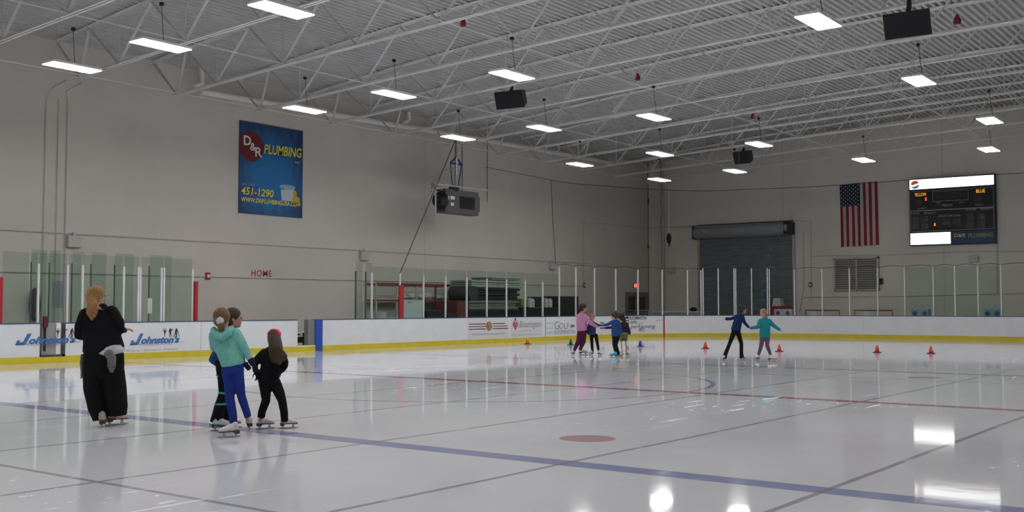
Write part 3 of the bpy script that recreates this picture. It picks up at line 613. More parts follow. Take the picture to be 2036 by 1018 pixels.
# exit sign and doors in the corner
p = atX(1266, 568, XW + .06); t = thing('exit_sign', 'small red lit EXIT sign above the double doors in the corner', 'exit sign', p)
obj('housing', MB().box(XW + .01, XW + .05, p.y - .3, p.y + .3, p.z - .13, p.z + .13), DGREY, t); obj('lit_face', MB().box(XW + .05, XW + .056, p.y - .28, p.y + .28, p.z - .12, p.z + .12), mat('exit red glow', (.9, .05, .03), .5, emit=.8), t)
text('EXIT', p.y - .24, p.z - .08, .48, .16, FLW(.06), mat('exit letter glow', (1, .55, .5), .5, emit=1.0), t)
ya = atX(1243, 600, XW).y; yb = atX(1287, 600, XW).y
t = thing('door_1', None, None, (XW, ya, 0)); t['kind'] = 'structure'
zt_ = atX(1262, 584, XW).z
obj('frame', MB().box(XW, XW + .06, ya, ya + .08, 0, zt_).box(XW, XW + .06, yb - .08, yb, 0, zt_).box(XW, XW + .06, ya, yb, zt_, zt_ + .08), MGREY, t)
ym = (ya + yb) / 2
for a, b in ((ya + .09, ym - .01), (ym + .01, yb - .09)):
    l = obj('leaf', MB().box(XW + .005, XW + .04, a, b, 0, zt_), mat('door grey brown', (.24, .225, .21), .6), t)
    obj('pane', MB().box(XW + .04, XW + .045, a + .2, b - .2, zt_ - 1.0, zt_ - .15), mat('dark door glass', (.05, .05, .05), .2), l)
# corner pipe column
conduit('thick white column pipe standing in the corner by the roll-up door', [(atY(1318, 500, YF - .2).x, YF - .2, 0), (atY(1318, 500, YF - .2).x, YF - .2, 9.6)], .1, 'column_pipe', mat('beige pipe', (.45, .43, .4), .6))
# ---------------- far wall ----------------
FFW = lambda off: (lambda u, v: V((u, YF - off, v)))
def fx(x, y=500, o=0.): return atY(x, y, YF - o).x
def fz(x, y, o=0.): return atY(x, y, YF - o).z
# roll-up door
x0, x1 = fx(1393), fx(1577); z1 = fz(1480, 470)
CURT = mat('blue grey door curtain', (.20, .235, .255), .45, noise=.06, nscale=2)
t = thing('door_2', None, None, (x0, YF, 0)); t['kind'] = 'structure'
mb = MB(); n = int(z1 / .075); vs = []
for i in range(n + 1):
    z = z1 * i / n; vs += [(x0, YF - .06, z), (x1, YF - .06, z), (x0, YF - .09, z + z1 / n * .4), (x1, YF - .09, z + z1 / n * .4)]
mb.add(vs, [(i * 2, i * 2 + 1, i * 2 + 3, i * 2 + 2) for i in range(2 * n + 1)]); obj('curtain', mb, CURT, t)
obj('guide_rail', MB().box(x0 - .12, x0, YF - .13, YF, 0, z1 + .2), GALV, t); obj('guide_rail', MB().box(x1, x1 + .12, YF - .13, YF, 0, z1 + .2), GALV, t)
hx0, hx1 = fx(1384, 460, .3), fx(1567, 460, .3); zc = fz(1480, 459, .3); rr = .33
obj('coil_hood', MB().tube([(hx0, YF - .34, zc), (hx1, YF - .34, zc)], rr, 24), mat('hood grey', (.27, .29, .31), .4), t)
obj('hood_end', MB().box(hx0 - .05, hx0, YF - .68, YF, zc - .36, zc + .36), DGREY, t)
obj('door_operator', MB().box(hx1 - .1, hx1 + .28, YF - .72, YF - .1, zc - .28, zc + .34), BLACK, t, bevel=.02)
obj('operator_label', MB().box(hx1 - .06, hx1 + .1, YF - .725, YF - .72, zc - .1, zc + .2), INKG, t)
text('CAUTION', fx(1392, 456, .69), zc + .02, .33, .1, FFW(.665), INKY, t, 'hood_sticker', bold=.03)
obj('top_mount', MB().bar((hx0, YF - .1, zc + .42), (hx1 + .2, YF - .1, zc + .42), .05, .05), DGREY, t)
# flag
t = thing('national_flag', 'American flag hung vertically on the far wall between the roll-up door and the scoreboard', 'flag', (fx(1670, 430), YF - .08, fz(1670, 492)))
a0, a1 = fx(1670, 430, .06), fx(1745, 430, .06); f1, f0 = fz(1705, 365, .06), fz(1710, 490, .06)
def flagp(u, v, o=0): return V((a0 + (a1 - a0) * u + .03 * (1 - v) , YF - .045 - o + .02 * math.sin(u * 20 + v * 3), f0 + (f1 - f0) * v + .05 * u))
mb = MB(); NR, NC = 14, 26
FR = mat('flag red', (.30, .012, .04), .8); FWH = mat('flag white', (.52, .50, .48), .8); FBL = mat('flag navy', (.012, .02, .06), .8)
for i in range(13):
    for h_ in range(2):
        c0 = (i * 2 + h_) / 26; c1 = c0 + 1 / 26
        for j in range(NR):
            v0, v1 = j / NR, (j + 1) / NR; can = i < 7 and v0 >= .63
            mb.cur = 2 if can else (0 if i % 2 == 0 else 1)
            mb.add([flagp(c0, v0), flagp(c1, v0), flagp(c1, v1), flagp(c0, v1)], [(0, 1, 2, 3)])
obj('flag_cloth', mb, [FR, FWH, FBL], t)
mb = MB()
for r_ in range(11):
    for q in range(5 if r_ % 2 == 0 else 4):
        if r_ >= 11: continue
        u = (.045 + q * .11 + (.055 if r_ % 2 else 0)); v = .965 - r_ * .0305; c = flagp(u, v, .012); pts5 = []
        for k_ in range(10): an = math.pi / 2 + k_ * math.pi / 5; rad = .04 if k_ % 2 == 0 else .017; pts5.append(c + V((rad * math.cos(an), 0, rad * math.sin(an))))
        mb.add(pts5, [tuple(range(10))])
obj('flag_stars', mb, INKW, t)
# louvre window
t = thing('window_1', None, None, (fx(1660), YF, fz(1660, 578))); t['kind'] = 'structure'
a0, a1 = fx(1659, 545), fx(1749, 545); z1, z0 = fz(1705, 512), fz(1705, 578); am = (a0 + a1) / 2 + .02
obj('frame', MB().box(a0, a1, YF - .12, YF, z1 - .08, z1).box(a0, a1, YF - .12, YF, z0, z0 + .08).box(a0, a0 + .08, YF - .12, YF, z0, z1).box(a1 - .1, a1, YF - .12, YF, z0, z1).box(am - .04, am + .04, YF - .12, YF, z0, z1), mat('off white frame', (.52, .5, .46), .6), t)
LV = mat('louvre metal', (.42, .41, .37), .5)
for a, b in ((a0 + .08, am - .04), (am + .04, a1 - .1)):
    mb = MB(); k_ = 13
    for i in range(k_): z = z0 + .1 + (z1 - z0 - .2) * (i + .5) / k_; mb.obox(((a + b) / 2, YF - .05, z), ((b - a) / 2, 0, 0), (0, .035, .03), (0, .004, -.005))
    obj('louvre_panel', mb, LV, t)
obj('backing', MB().box(a0 + .05, a1 - .05, YF - .012, YF - .005, z0, z1), MGREY, t)
one('motor_box', 'small dark motor box on the right edge of the louvre window', 'motor', MB().box(a1 + .03, a1 + .16, YF - .2, YF - .01, z0 + .3, z0 + .6), BLACK, bevel=.02)
# conduits far wall
for lab, pts in (('painted conduit along the far wall left of the roll-up door', [(1289, 453), (1383, 449)]), ('painted conduit drop right of the roll-up door', [(1582, 439), (1612, 440), (1613, 600)]), ('second painted conduit drop right of the roll-up door', [(1598, 462), (1598, 575), (1590, 620)]),
                 ('horizontal painted conduit under the louvre window', [(1598, 591), (1800, 589), (2036, 583)]), ('horizontal painted conduit between louvre window and scoreboard underside', [(1615, 509), (1760, 507), (1935, 500), (2036, 500)]), ('vertical painted conduit right of the scoreboard', [(1983, 375), (1983, 585)])):
    conduit(lab, [atY(x, y, YF - .03) for x, y in pts], .022)
for lab, x, y in (('white box on the far wall above the end glass under the scoreboard', 1937, 515), ('pale box on the far wall left of the roll-up door behind the glass', 1337, 538)):
    p = atY(x, y, YF); one('emergency_light', lab, 'wall light', MB().box(p.x - .2, p.x + .2, YF - .16, YF - .01, p.z - .16, p.z + .16), mat('off white plastic', (.55, .54, .52), .5), bevel=.02)
# scoreboard
SBD = .25; a0, a1 = atY(1808, 420, YF - SBD).x, atY(1979, 420, YF - SBD).x; z1 = atY(1808, 357, YF - SBD).z; z0 = atY(1808, 489, YF - SBD).z; sw = a1 - a0; sh = z1 - z0
t = thing('scoreboard', 'hockey scoreboard with lit white soda sign on top, on the far wall', 'scoreboard', (a0, YF - SBD, z0))
obj('cabinet', MB().box(a0, a1, YF - SBD, YF, z0, z1), BLACK, t)
G1, G2 = FFW(SBD + .012), FFW(SBD + .018)
def SU(x): return a0 + sw * x
def SV(y): return z1 - sh * y
LIT = mat('lit sign face', (1, 1, .97), .5, emit=2.6); GREYT = mat('scoreboard grey text', (.42, .42, .41), .6); AMB = mat('amber lamps', (1, .5, .03), .5, emit=.9); RLED = mat('red lamps', (1, .04, .04), .5, emit=1.5)
def plate(x0, x1, y0, y1, m, nm, o=.004, p=None): return obj(nm, MB().box(SU(x0), SU(x1), YF - SBD - o, YF - SBD, SV(y1), SV(y0)), m, p or t)
top = plate(.01, .99, .012, .155, LIT, 'lit_top_sign', .01); bl = plate(.01, .485, .815, .985, LIT, 'lit_bottom_sign', .01)
cxx, czz, rr = SU(.075), SV(.085), sw * .052
def disc(a, b, lo): return [(cxx + rr * math.cos(q), czz + rr * math.sin(q)) for q in [a + (b - a) * i / 14 for i in range(15)]] + lo
shape([disc(.35, math.pi - .1, [(cxx - rr * .6, czz - rr * .15), (cxx + rr * .2, czz + rr * .1)])], G2, mat('logo red', (.85, .12, .05), .5, emit=.35), top, 'logo_red_half')
shape([disc(math.pi + .25, 2 * math.pi + .05, [(cxx + rr * .3, czz - rr * .25), (cxx - rr * .4, czz - rr * .5)])], G2, mat('logo blue', (.05, .3, .7), .5, emit=.35), top, 'logo_blue_half')
text('pepsi', SU(.45), SV(.075), sw * .1, sh * .03, G2, mat('pale sign text', (.7, .7, .68), .5, emit=1.2), top, 'faint_lettering')
def frame(x0, x1, y0, y1, th=.018):
    mb = MB(); X0, X1, Z0, Z1 = SU(x0), SU(x1), SV(y1), SV(y0); Y0, Y1 = YF - SBD - .01, YF - SBD
    mb.box(X0, X1, Y0, Y1, Z0, Z0 + th).box(X0, X1, Y0, Y1, Z1 - th, Z1).box(X0, X0 + th, Y0, Y1, Z0, Z1).box(X1 - th, X1, Y0, Y1, Z0, Z1); return obj('outline', mb, GREYT, t)
frame(.005, .985, .185, .48); frame(.01, .985, .48, .79); frame(.28, .70, .205, .355)
def st(s, x, y, w, h, m=GREYT, **k): return text(s, SU(x), SV(y), sw * w, sh * h, G1, m, t, 'scoreboard_text', **k)
st('YELLOW', .065, .262, .145, .05, AMB); st('BLUE', .79, .262, .10, .05, AMB); st('1', .195, .335, .018, .05, RLED, bold=.04); st('1', .295, .715, .018, .04, mat('orange lamps', (1, .16, .03), .5, emit=1.5), bold=.04)
st('PERIOD', .395, .435, .12, .035); st('GOAL', .325, .385, .055, .02); st('GOAL', .595, .395, .06, .02); st('PENALTY', .11, .455, .1, .02, shear=.2); st('PENALTY', .77, .445, .1, .02, shear=.2)
st('PLAYER', .012, .53, .115, .03); st('PENALTY', .175, .535, .135, .03); st('PLAYER', .665, .515, .12, .03); st('PENALTY', .835, .515, .14, .03); st('SHOTS ON GOAL', .35, .59, .26, .03)
DG = mat('unlit digit', (.02, .02, .02), .3)
for x, y in [(.03, .56), (.14, .56), (.03, .67), (.14, .67), (.67, .56), (.8, .56), (.67, .67), (.8, .67), (.40, .62), (.52, .62), (.07, .3), (.76, .3), (.30, .22), (.40, .22), (.50, .22), (.60, .22)]: plate(x, x + .085, y, y + .095, DG, 'digit_window', .006)
for x, y in [(.205, .57), (.205, .61), (.205, .69), (.205, .73), (.855, .57), (.855, .61), (.855, .69), (.855, .73)]: plate(x, x + .008, y, y + .008, GREYT, 'colon_dot', .008)
pl = plate(.49, .985, .815, .985, mat('plumbing panel blue', (.02, .06, .16), .5), 'plumbing_panel', .008)
shape([[(SU(.56) + sw * .055 * math.cos(q * math.pi / 10), SV(.87) + sh * .04 * math.sin(q * math.pi / 10)) for q in range(20)]], G1, mat('banner dark red', (.16, .012, .02), .5), pl, 'red_disc')
text('D&R', SU(.53), SV(.895), sw * .13, sh * .05, G2, INKW, pl, 'monogram'); text('PLUMBING', SU(.69), SV(.91), sw * .28, sh * .06, G2, mat('olive lettering', (.34, .34, .06), .5), pl, 'lettering', shear=.15, bold=.02, slope=.02)
text('R', SU(.07), SV(.90), sw * .04, sh * .05, G2, mat('pink sign mark', (.9, .35, .35), .5, emit=.8), bl, 'faint_mark')
# ---------------- things hanging from the roof ----------------
def speaker(px, py, lab, yaw, w=1.06):
    p = atZ(px, py, 8.45 if px != 1808 else 8.05); t = thing('hanging_speaker', lab, 'speaker', p, 'black loudspeakers under the roof'); c, s = math.cos(yaw), math.sin(yaw)
    a = V((c, s, 0)); b = V((-s, c, 0)); d = V((0, 0, 1)); tilt = .35
    f = (b * -math.cos(tilt) - d * math.sin(tilt)); u = (d * math.cos(tilt) - b * math.sin(tilt)); mb = MB(); vs = []
    for sgn, ww, hh in ((.24, w / 2, .30), (-.24, w / 2 * .8, .22)):
        for i, j in ((-1, -1), (1, -1), (1, 1), (-1, 1)): vs.append(p + f * sgn + a * ww * i + u * hh * j)
    mb.add(vs, [(0, 1, 2, 3), (7, 6, 5, 4), (0, 4, 5, 1), (1, 5, 6, 2), (2, 6, 7, 3), (3, 7, 4, 0)]); obj('cabinet', mb, BLACK, t, bevel=.015)
    mb = MB(); mb.add([p + f * .245 + a * w / 2 * .93 * i + u * .28 * j for i, j in ((-1, -1), (1, -1), (1, 1), (-1, 1))], [(0, 1, 2, 3)]); obj('grille', mb, mat('speaker grille', (.015, .013, .02), .8), t)
    yj = min(JY, key=lambda q: abs(q - p.y)); top = V((p.x, p.y, zb(p.x) + .1)); obj('mount', MB().tube([p + u * .25, p + V((0, 0, .38)), top], [.06, .06, .03], 6), BLACK, t)
    obj('clamp', MB().bar((p.x - .18, p.y, zb(p.x) + .1), (p.x + .18, p.y, zb(p.x) + .1), .07, .07).bar((p.x, p.y, zb(p.x) + .12), (p.x, yj, zb(p.x) + .12), .04, .04), GALV, t)
speaker(1018, 196, 'black hanging speaker in the middle of the roof below the second light row', .15); speaker(1808, 46, 'black hanging speaker at the top right of the photo', .05); speaker(1479, 311, 'small distant black hanging speaker left of the flag', -.1, .85)
RF = mat('red signal fabric', (.26, .01, .02), .6)
for i, (x, y, lab) in enumerate(((921, 45, 'small red hanging marker left of centre near the top edge'), (1268, 154, 'small red hanging marker above the middle lights'), (1497, 231, 'small distant red hanging marker above the far speaker'), (1903, 40, 'small red hanging marker beside the top right speaker'))):
    p = atZ(x, y, 8.75 if i != 2 else 8.8); t = thing('red_marker', lab, 'marker', p, 'red markers under the roof')
    mb = MB(); mb.loft([mb.ring(p + V((0, 0, .14)), (.03, 0, 0), (0, .03, 0), 6), mb.ring(p + V((0, 0, -.02)), (.1, 0, 0), (0, .07, 0), 6), mb.ring(p + V((0, 0, -.1)), (.09, 0, 0), (0, .06, 0), 6)]); obj('body', mb, RF, t)
    obj('hanger', MB().tube([p + V((0, 0, .12)), V((p.x, p.y, zt(p.x)))], .006, 4), CONDUIT, t)
# hanging unit heater
HX = -14.5; ps = atX(905, 398, HX); hy0_, hy1_ = atX(886, 400, HX).y, atX(952, 400, HX).y; hz1, hz0 = atX(920, 379, HX).z, atX(920, 426, HX).z
t = thing('unit_heater', 'dark grey unit heater with louvred front hanging on blue straps by the left wall', 'heater', (HX, (hy0_ + hy1_) / 2, hz0))
HM = mat('heater grey', (.075, .075, .08), .45, noise=.1)
obj('cabinet', MB().box(HX - .5, HX, hy0_, hy1_, hz0, hz1), HM, t, bevel=.02)
gy0, gy1 = hy0_ + (hy1_ - hy0_) * .42, hy0_ + (hy1_ - hy0_) * .86; mb = MB()
obj('air_outlet', MB().box(HX, HX + .012, gy0, gy1, hz0 + .22, hz1 - .25), BLACK, t)
for i in range(8): z = hz0 + .25 + (hz1 - hz0 - .52) * i / 7; mb.obox((HX + .03, (gy0 + gy1) / 2, z), (0, (gy1 - gy0) / 2, 0), (.03, 0, .015), (.002, 0, -.004))
obj('louvre_blades', mb, mat('louvre dark', (.035, .035, .04), .4), t)
obj('side_flap', MB().box(HX - .2, HX - .17, hy1_ - .1, hy1_ + .28, hz0 + .2, hz1 - .15), HM, t)
obj('label_plate', MB().box(HX, HX + .008, hy0_ + .1, hy0_ + .22, hz0 + .5, hz1 - .3).box(HX, HX + .008, hy0_ + .3, hy0_ + .55, hz0 + .55, hz1 - .28).box(HX, HX + .008, hy0_ + .32, hy0_ + .5, hz0 + .3, hz0 + .42), WPAPER, t)
yc = hy0_ - .28; mb = MB(); zc = (hz0 + hz1) / 2
mb.tube([(HX - .2, hy0_, zc), (HX - .2, hy0_ - .1, zc), (HX - .2, hy0_ - .3, zc - .02)], [.36, .36, .25], 20); obj('fan_housing', mb, BLACK, t)
obj('gas_valve', MB().box(HX - .45, HX - .25, yc - .1, yc + .2, zc + .45, zc + .7).box(HX - .4, HX - .3, yc - .2, yc + .3, zc + .3, zc + .38), GALV, t)
ztop = atX(907, 240, HX).z; yy = atX(907, 300, HX).y; zbar = atX(907, 326, HX).z; ztri = atX(907, 312, HX).z
obj('hanging_cable', MB().tube([(HX, yy, zb(HX) + .05), (HX, yy, ztri)], .016, 5), ROPE, t)
obj('spreader', MB().bar((HX, yy - .35, zbar), (HX, yy + .35, zbar), .05, .05).bar((HX, yy - .35, zbar), (HX, yy, ztri), .05, .05).bar((HX, yy + .35, zbar), (HX, yy, ztri), .05, .05), BLUER, t)
for sg in (-1, 1): obj('strap', MB().tube([(HX, yy + sg * .35, zbar), (HX - .05, yy + sg * .16, hz1 + .02)], .022, 5), BLUER, t)
obj('hanging_tube', MB().tube([(HX + .03, yy, ztri), (HX + .03, yy, ztri - .75)], .035, 8), INKW, t)
obj('strap_bundle', MB().ell((HX - .1, yy, hz1 + .05), ((.15, 0, 0), (0, .3, 0), (0, 0, .14))), BLACK, t)
obj('mounting_rail', MB().bar(atX(868, 366, HX), atX(972, 379, HX), .06, .06), GALV, t)
obj('gas_pipe', MB().tube([atX(866, 425, HX), atX(866, 366, HX), atX(880, 340, HX), atX(905, 336, HX)], .03, 6).tube([atX(878, 378, HX), atX(878, 340, HX)], .025, 6), GALV, t)
one('guy_rope', 'long slanting rope from the roof to the red padded post', 'rope', MB().tube([(HX, yy, zb(HX)), path(run_s[0], .06)[0] + V((0, 0, 2.62))], .018, 6), ROPE)
p = path(sG[0] - .1, .1)[0]
# rope, pole and pulley near the corner
q0 = atY(1330, 378, 34.67); q1 = atY(1330, 465, 34.67)
t = thing('pulley_hoist', 'black pulley hoist hanging on a pale rope by the far corner', 'pulley', q1)
obj('rope', MB().tube([V((q1.x, 34.67, zb(q1.x) + .02)), q1], .02, 5), INKW, t); obj('pulley', MB().ell(q1 - V((0, 0, .25)), ((.14, 0, 0), (0, .1, 0), (0, 0, .3)), 10, 8), BLACK, t); obj('hook', MB().tube([q1 - V((0, 0, .5)), q1 - V((-.06, 0, .6)), q1 - V((0, 0, .68))], .03, 6), BLACK, t)
one('stay_pole', 'pale slanting cord by the far corner next to the pulley', 'cord', MB().tube([V((q1.x, 34.6, zb(q1.x))), atY(1300, 480, 34.6), V((atY(1294, 480, 34.6).x, 34.6, 1.6))], .012, 5), INKW)
one('pole', 'dark vertical net support line in the far left corner', 'rope', MB().tube([V((XW + .4, atX(1289, 500, XW + .4).y, zt(XW + .4))), V((XW + .4, atX(1289, 500, XW + .4).y, 0))], .02, 5).ell(atX(1289, 400, XW + .4), ((.05, 0, 0), (0, .05, 0), (0, 0, .22)), 8, 6).ell(atX(1289, 490, XW + .4), ((.05, 0, 0), (0, .05, 0), (0, 0, .16)), 8, 6), ROPE)
# ---------------- storage behind the left boards ----------------
SX = -16.3
def L(x, y=600, X=SX): return atX(x, y, X)
DR = mat('dark red steel', (.22, .05, .05), .6)
ya, yb = L(749).y, L(903).y; zt2, zs = L(820, 565).z, L(820, 596).z
t = thing('storage_rack', 'long red beamed storage rack against the left wall behind the glass', 'shelf', (SX, ya, 0))
obj('top_beam', MB().box(SX - .05, SX, ya, yb, zt2 - .07, zt2 + .03), DR, t); obj('shelf_board', MB().box(SX - .55, SX + .05, ya, yb + .15, zs - .06, zs), DR, t); obj('top_beam_rear', MB().box(XW + .05, XW + .1, ya, yb, zt2 - .05, zt2 + .02), DR, t)
for i in range(5):
    y = ya + (yb - ya) * i / 4; obj('upright', MB().box(SX - .06, SX, y - .03, y + .03, -.03, zt2), CONDUIT if i != 3 else DR, t)
BAG = mat('white plastic sheeting', (.55, .56, .54), .6, noise=.1)
for i, (x, w, h) in enumerate(((808, .3, .16), (823, .28, .22), (841, .34, .2), (855, .4, .24), (876, .4, .18), (893, .4, .18))):
    c = L(x); mb = MB(); mb.ell((SX - .2, c.y, zs + h * .6 + .01), ((.22, 0, 0), (0, w * .7, 0), (0, 0, h * .6)), 9, 5); one('plastic_bag', 'crumpled white plastic bundle on the storage rack shelf, %s from the left' % ORD[i], 'bag', mb, BAG, 'white bundles on the rack shelf', org=(SX - .2, c.y, zs))
X2 = -14.6; a, b = L(801, 600, X2), L(842, 600, X2); z1_, z0_ = L(820, 597, X2).z, .2
t = thing('whiteboard', 'pale whiteboard standing behind the glass right of the red padded post', 'whiteboard', (X2, a.y, 0)); obj('panel', MB().box(X2 - .03, X2, a.y, b.y, z0_, z1_), mat('whiteboard pale', (.62, .70, .72), .3), t); obj('frame', MB().box(X2 - .035, X2 + .005, a.y, b.y, z1_, z1_ + .03).box(X2 - .035, X2 + .005, a.y, b.y, z0_ - .03, z0_), GALV, t)
obj('legs', MB().box(X2 - .03, X2, a.y, a.y + .05, -.03, z0_).box(X2 - .03, X2, b.y - .05, b.y, -.03, z0_), GALV, t); text('RINK', L(810, 600, X2).y, z1_ - .12, .25, .06, lambda u, v: V((X2 + .006, u, v)), INKBL, t, 'blue_writing')
def boxitem(name, lab, cat, x0, x1, yt, yb, X, dx, m, bev=.03, group=None):
    a, b = L(x0, (yt + yb) / 2, X), L(x1, (yt + yb) / 2, X); zt_ = L((x0 + x1) / 2, yt, X).z; zb_ = max(L((x0 + x1) / 2, yb, X).z, -.03) if yb < 628 else -.03
    return one(name, lab, cat, MB().box(X - dx, X, a.y, b.y, zb_, zt_), m, group, bevel=bev, org=(X, a.y, zb_))
DK = mat('dark storage plastic', (.018, .02, .023), .5, noise=.15); LG = mat('grey green mat vinyl', (.19, .20, .16), .6, noise=.12, nscale=5); LG2 = mat('pale mat vinyl', (.33, .36, .32), .6, noise=.12)
p = L(756, 628, -14.8); one('bucket', 'white bucket behind the glass under the storage rack', 'bucket', MB().tube([(p.x, p.y, -.03), (p.x, p.y, L(756, 620, -14.8).z)], [.18, .24], 14), BAG)
boxitem('storage_bin', 'low dark bin under the right end of the storage rack', 'bin', 849, 887, 617, 640, -15.0, .6, DK)
boxitem('storage_bin', 'low black bin between the storage rack and the mat stack', 'bin', 891, 906, 623, 640, -15.0, .6, DK)
boxitem('pallet_base', 'long black base under the mat stack', 'pallet', 933, 1035, 616, 640, -15.0, 1.2, DK)
def pads(lab, x0, x1, ylist, m, X=-15.0, dx=1.2):
    for i in range(len(ylist) - 1):
        a, b = L(x0 + (i % 2) * 2, 600, X), L(x1 - (i % 2) * 3, 600, X); z1 = L((x0 + x1) / 2, ylist[i], X).z; z0 = L((x0 + x1) / 2, ylist[i + 1], X).z + .008
        one('floor_mat', lab % ORD[i], 'mat', MB().box(X - dx, X - (i % 2) * .05, a.y, b.y, z0, z1), m, 'stacked mats', bevel=.03, org=(X, a.y, z0))
pads('pale grey green mat in the lower pale stack, %s from the top', 933, 1031, [598, 603.5, 609.5, 616], LG)
pads('dark mat in the middle of the mat stack, %s from the top', 944, 1034, [573, 578, 583, 588, 597.5], DK)
pads('pale mat on top of the dark mats, %s from the top', 938, 1040, [558, 562.5, 567, 572.5], LG2)
pads('upper pale gear board on the mat stack, %s from the top', 978, 1040, [551.5, 554.5, 557.5], mat('pale grey panel', (.36, .40, .38), .5))
c = L(931, 583, -15.3); one('rolled_mat', 'large dark rolled mat leaning on the left end of the mat stack', 'rolled mat', MB().tube([(-16.15, c.y, c.z), (-15.0, c.y, c.z)], .33, 18), mat('rolled mat dark', (.05, .053, .056), .6), bevel=.02)
one('crate', 'dull red crate under the rolled mat', 'crate', MB().box(-16.15, -15.0, L(909, 600, -15.0).y, L(932, 600, -15.0).y - .02, -.03, c.z - .34), mat('dull red carton', (.16, .04, .035), .7))
boxitem('yellow_bag', 'dull yellow bag at the right end of the mat stack', 'bag', 1037, 1047, 594, 609.5, -15.05, .5, mat('dull yellow', (.22, .21, .05), .7), .06)
boxitem('tool_cart', 'pale edged dark cart right of the mat stack', 'cart', 1037, 1049, 610, 640, -15.0, .7, DK)
boxitem('equipment_case', 'low dark equipment cases between the mat stack and the large black box', 'case', 1051, 1110, 611, 640, -15.0, .8, DK)
boxitem('equipment_case', 'tall dark case standing among the white bottles', 'case', 1066, 1077, 590, 610.5, -15.05, .5, DK)
for i, x in enumerate((1053, 1059, 1085, 1093)):
    c = L(x, 600, -15.25); z0 = L(1080, 611, -15.0).z; z1 = L(x, 591 + (i % 2), -15.25).z; t = thing('plastic_jug', 'white plastic jug with dark cap beside the dark cases, %s from the left' % ORD[i], 'jug', (c.x, c.y, z0), 'jugs beside the cases')
    obj('body', MB().tube([(c.x, c.y, z0), (c.x, c.y, z1 - .12), (c.x, c.y, z1 - .04)], [.13, .13, .05], 10), BAG, t); obj('cap', MB().tube([(c.x, c.y, z1 - .04), (c.x, c.y, z1)], .06, 8), INKBL if i < 2 else DR, t)
boxitem('equipment_case', 'large black box behind the glass left of the coach in pink', 'case', 1112, 1151, 589, 640, -15.0, .9, mat('black case', (.022, .024, .025), .4, noise=.1))
# poster and paper near the bench
p = atX(113, 595, XW + .02); one('wall_poster', 'faded purple poster on the left wall behind the bench glass', 'poster', MB().box(XW + .01, XW + .02, p.y - .12, p.y + .18, p.z - .25, p.z + .55), mat('purple paper', (.38, .36, .46), .7))
p = atX(69, 612, -15.8); one('jacket', 'dark purple coat hanging behind the bench glass at the left', 'coat', MB().ell(V((XW + .13, atX(69, 612, XW + .13).y, 1.5)), ((.12, 0, 0), (0, .17, 0), (0, 0, .5)), 10, 8), mat('purple grey cloth', (.11, .09, .15), .8))
e = sx(301); one('paper_notice', 'small white notice taped to the bench glass', 'notice', MB().sheet(e - .07, e + .07, 1.25, 1.68, .075, .08), WPAPER)
# ---------------- behind the far boards ----------------
BY = 34.4
def Bx(x, y=620, Y=BY): return atY(x, y, Y).x
def Bz(x, y, Y=BY): return atY(x, y, Y).z
GR = mat('goal red', (.30, .07, .07), .5)
def goal(lab, x0, x1, group='spare goals behind the end boards', GR=GR):
    a, b = Bx(x0), Bx(x1); z1 = Bz((x0 + x1) / 2, 617); t = thing('hockey_goal', lab, 'goal net', ((a + b) / 2, BY, -.03), group)
    obj('front_frame', MB().tube([(a, BY, -.03), (a, BY, z1), (b, BY, z1), (b, BY, -.03)], .03, 8), GR, t)
    obj('rear_frame', MB().tube([(a, BY, z1), (a + .2, BY + .55, z1 - .02), (b - .2, BY + .55, z1 - .02), (b, BY, z1)], .02, 6).tube([(a + .05, BY + .9, -.0), (b - .05, BY + .9, -.0)], .02, 6), GR, t)
    mb = MB(); 
    for i in range(18): u = a + (b - a) * i / 17; mb.tube([(u, BY + .02, z1), (u, BY + .55, z1), (u, BY + .9, 0)], .004, 3)
    for j in range(10): v = j / 9; mb.tube([(a, BY + .55 + .35 * v, z1 * (1 - v)), (b, BY + .55 + .35 * v, z1 * (1 - v))], .004, 3)
    obj('netting', mb, INKW, t)
goal('red framed hockey goal behind the end boards right of the roll-up door', 1602, 1669); goal('red framed hockey goal behind the end boards under the louvre window', 1699, 1774)
goal('pale framed hockey goal behind the far corner glass left of the column pipe', 1238, 1290, GR=mat('pale grey panel', (.36, .40, .38), .5))
for lab, x0, x1, yt in (('white folded sign resting on the goal right of the roll-up door', 1612, 1624, 620), ('white folded sign resting on the goal under the louvre window', 1716, 1729, 620)):
    one('folded_sign', lab, 'sign', MB().box(Bx(x0, 622, BY - .3), Bx(x1, 622, BY - .3), BY - .3, BY - .28, -.03, Bz(x0, yt, BY - .3)), WPAPER)
def trough(lab, x0, x1, m, w=.8):
    a, b = Bx(x0, 620, BY - .3), Bx(x1, 620, BY - .3); z1 = Bz((x0 + x1) / 2, 614.5, BY - .3); t = thing('rink_divider', lab, 'rink divider', ((a + b) / 2, BY - .3, -.03), 'pads with two round holes behind the end boards')
    obj('pad', MB().box(a, b, BY - .3, BY + .1, -.03, z1), m, t, bevel=.02)
    for u in (.22, .78):
        c = V((a + (b - a) * u, BY - .3, z1 - .2)); mb = MB(); obj('round_emblem', mb.add([c + V((.11 * math.cos(q * math.pi / 8), -.006, .11 * math.sin(q * math.pi / 8))) for q in range(16)], [tuple(range(16))]), mat('emblem blue', (.08, .12, .3), .5), t)
    obj('blue_line', MB().box(a + .1, b - .25, BY - .31, BY - .3, z1 - .42, z1 - .36), mat('emblem blue', (.08, .12, .3), .5), t)
LB = mat('pale blue foam', (.33, .50, .58), .6)
trough('pale blue rink pad with two round emblems under the middle of the scoreboard', 1811, 1846, LB); trough('pale blue rink pad with two round emblems right of the scoreboard centre', 1956, 1990, LB); trough('white rink pad with two round emblems in front of the red cart', 1539, 1574, mat('white foam', (.6, .6, .64), .6))
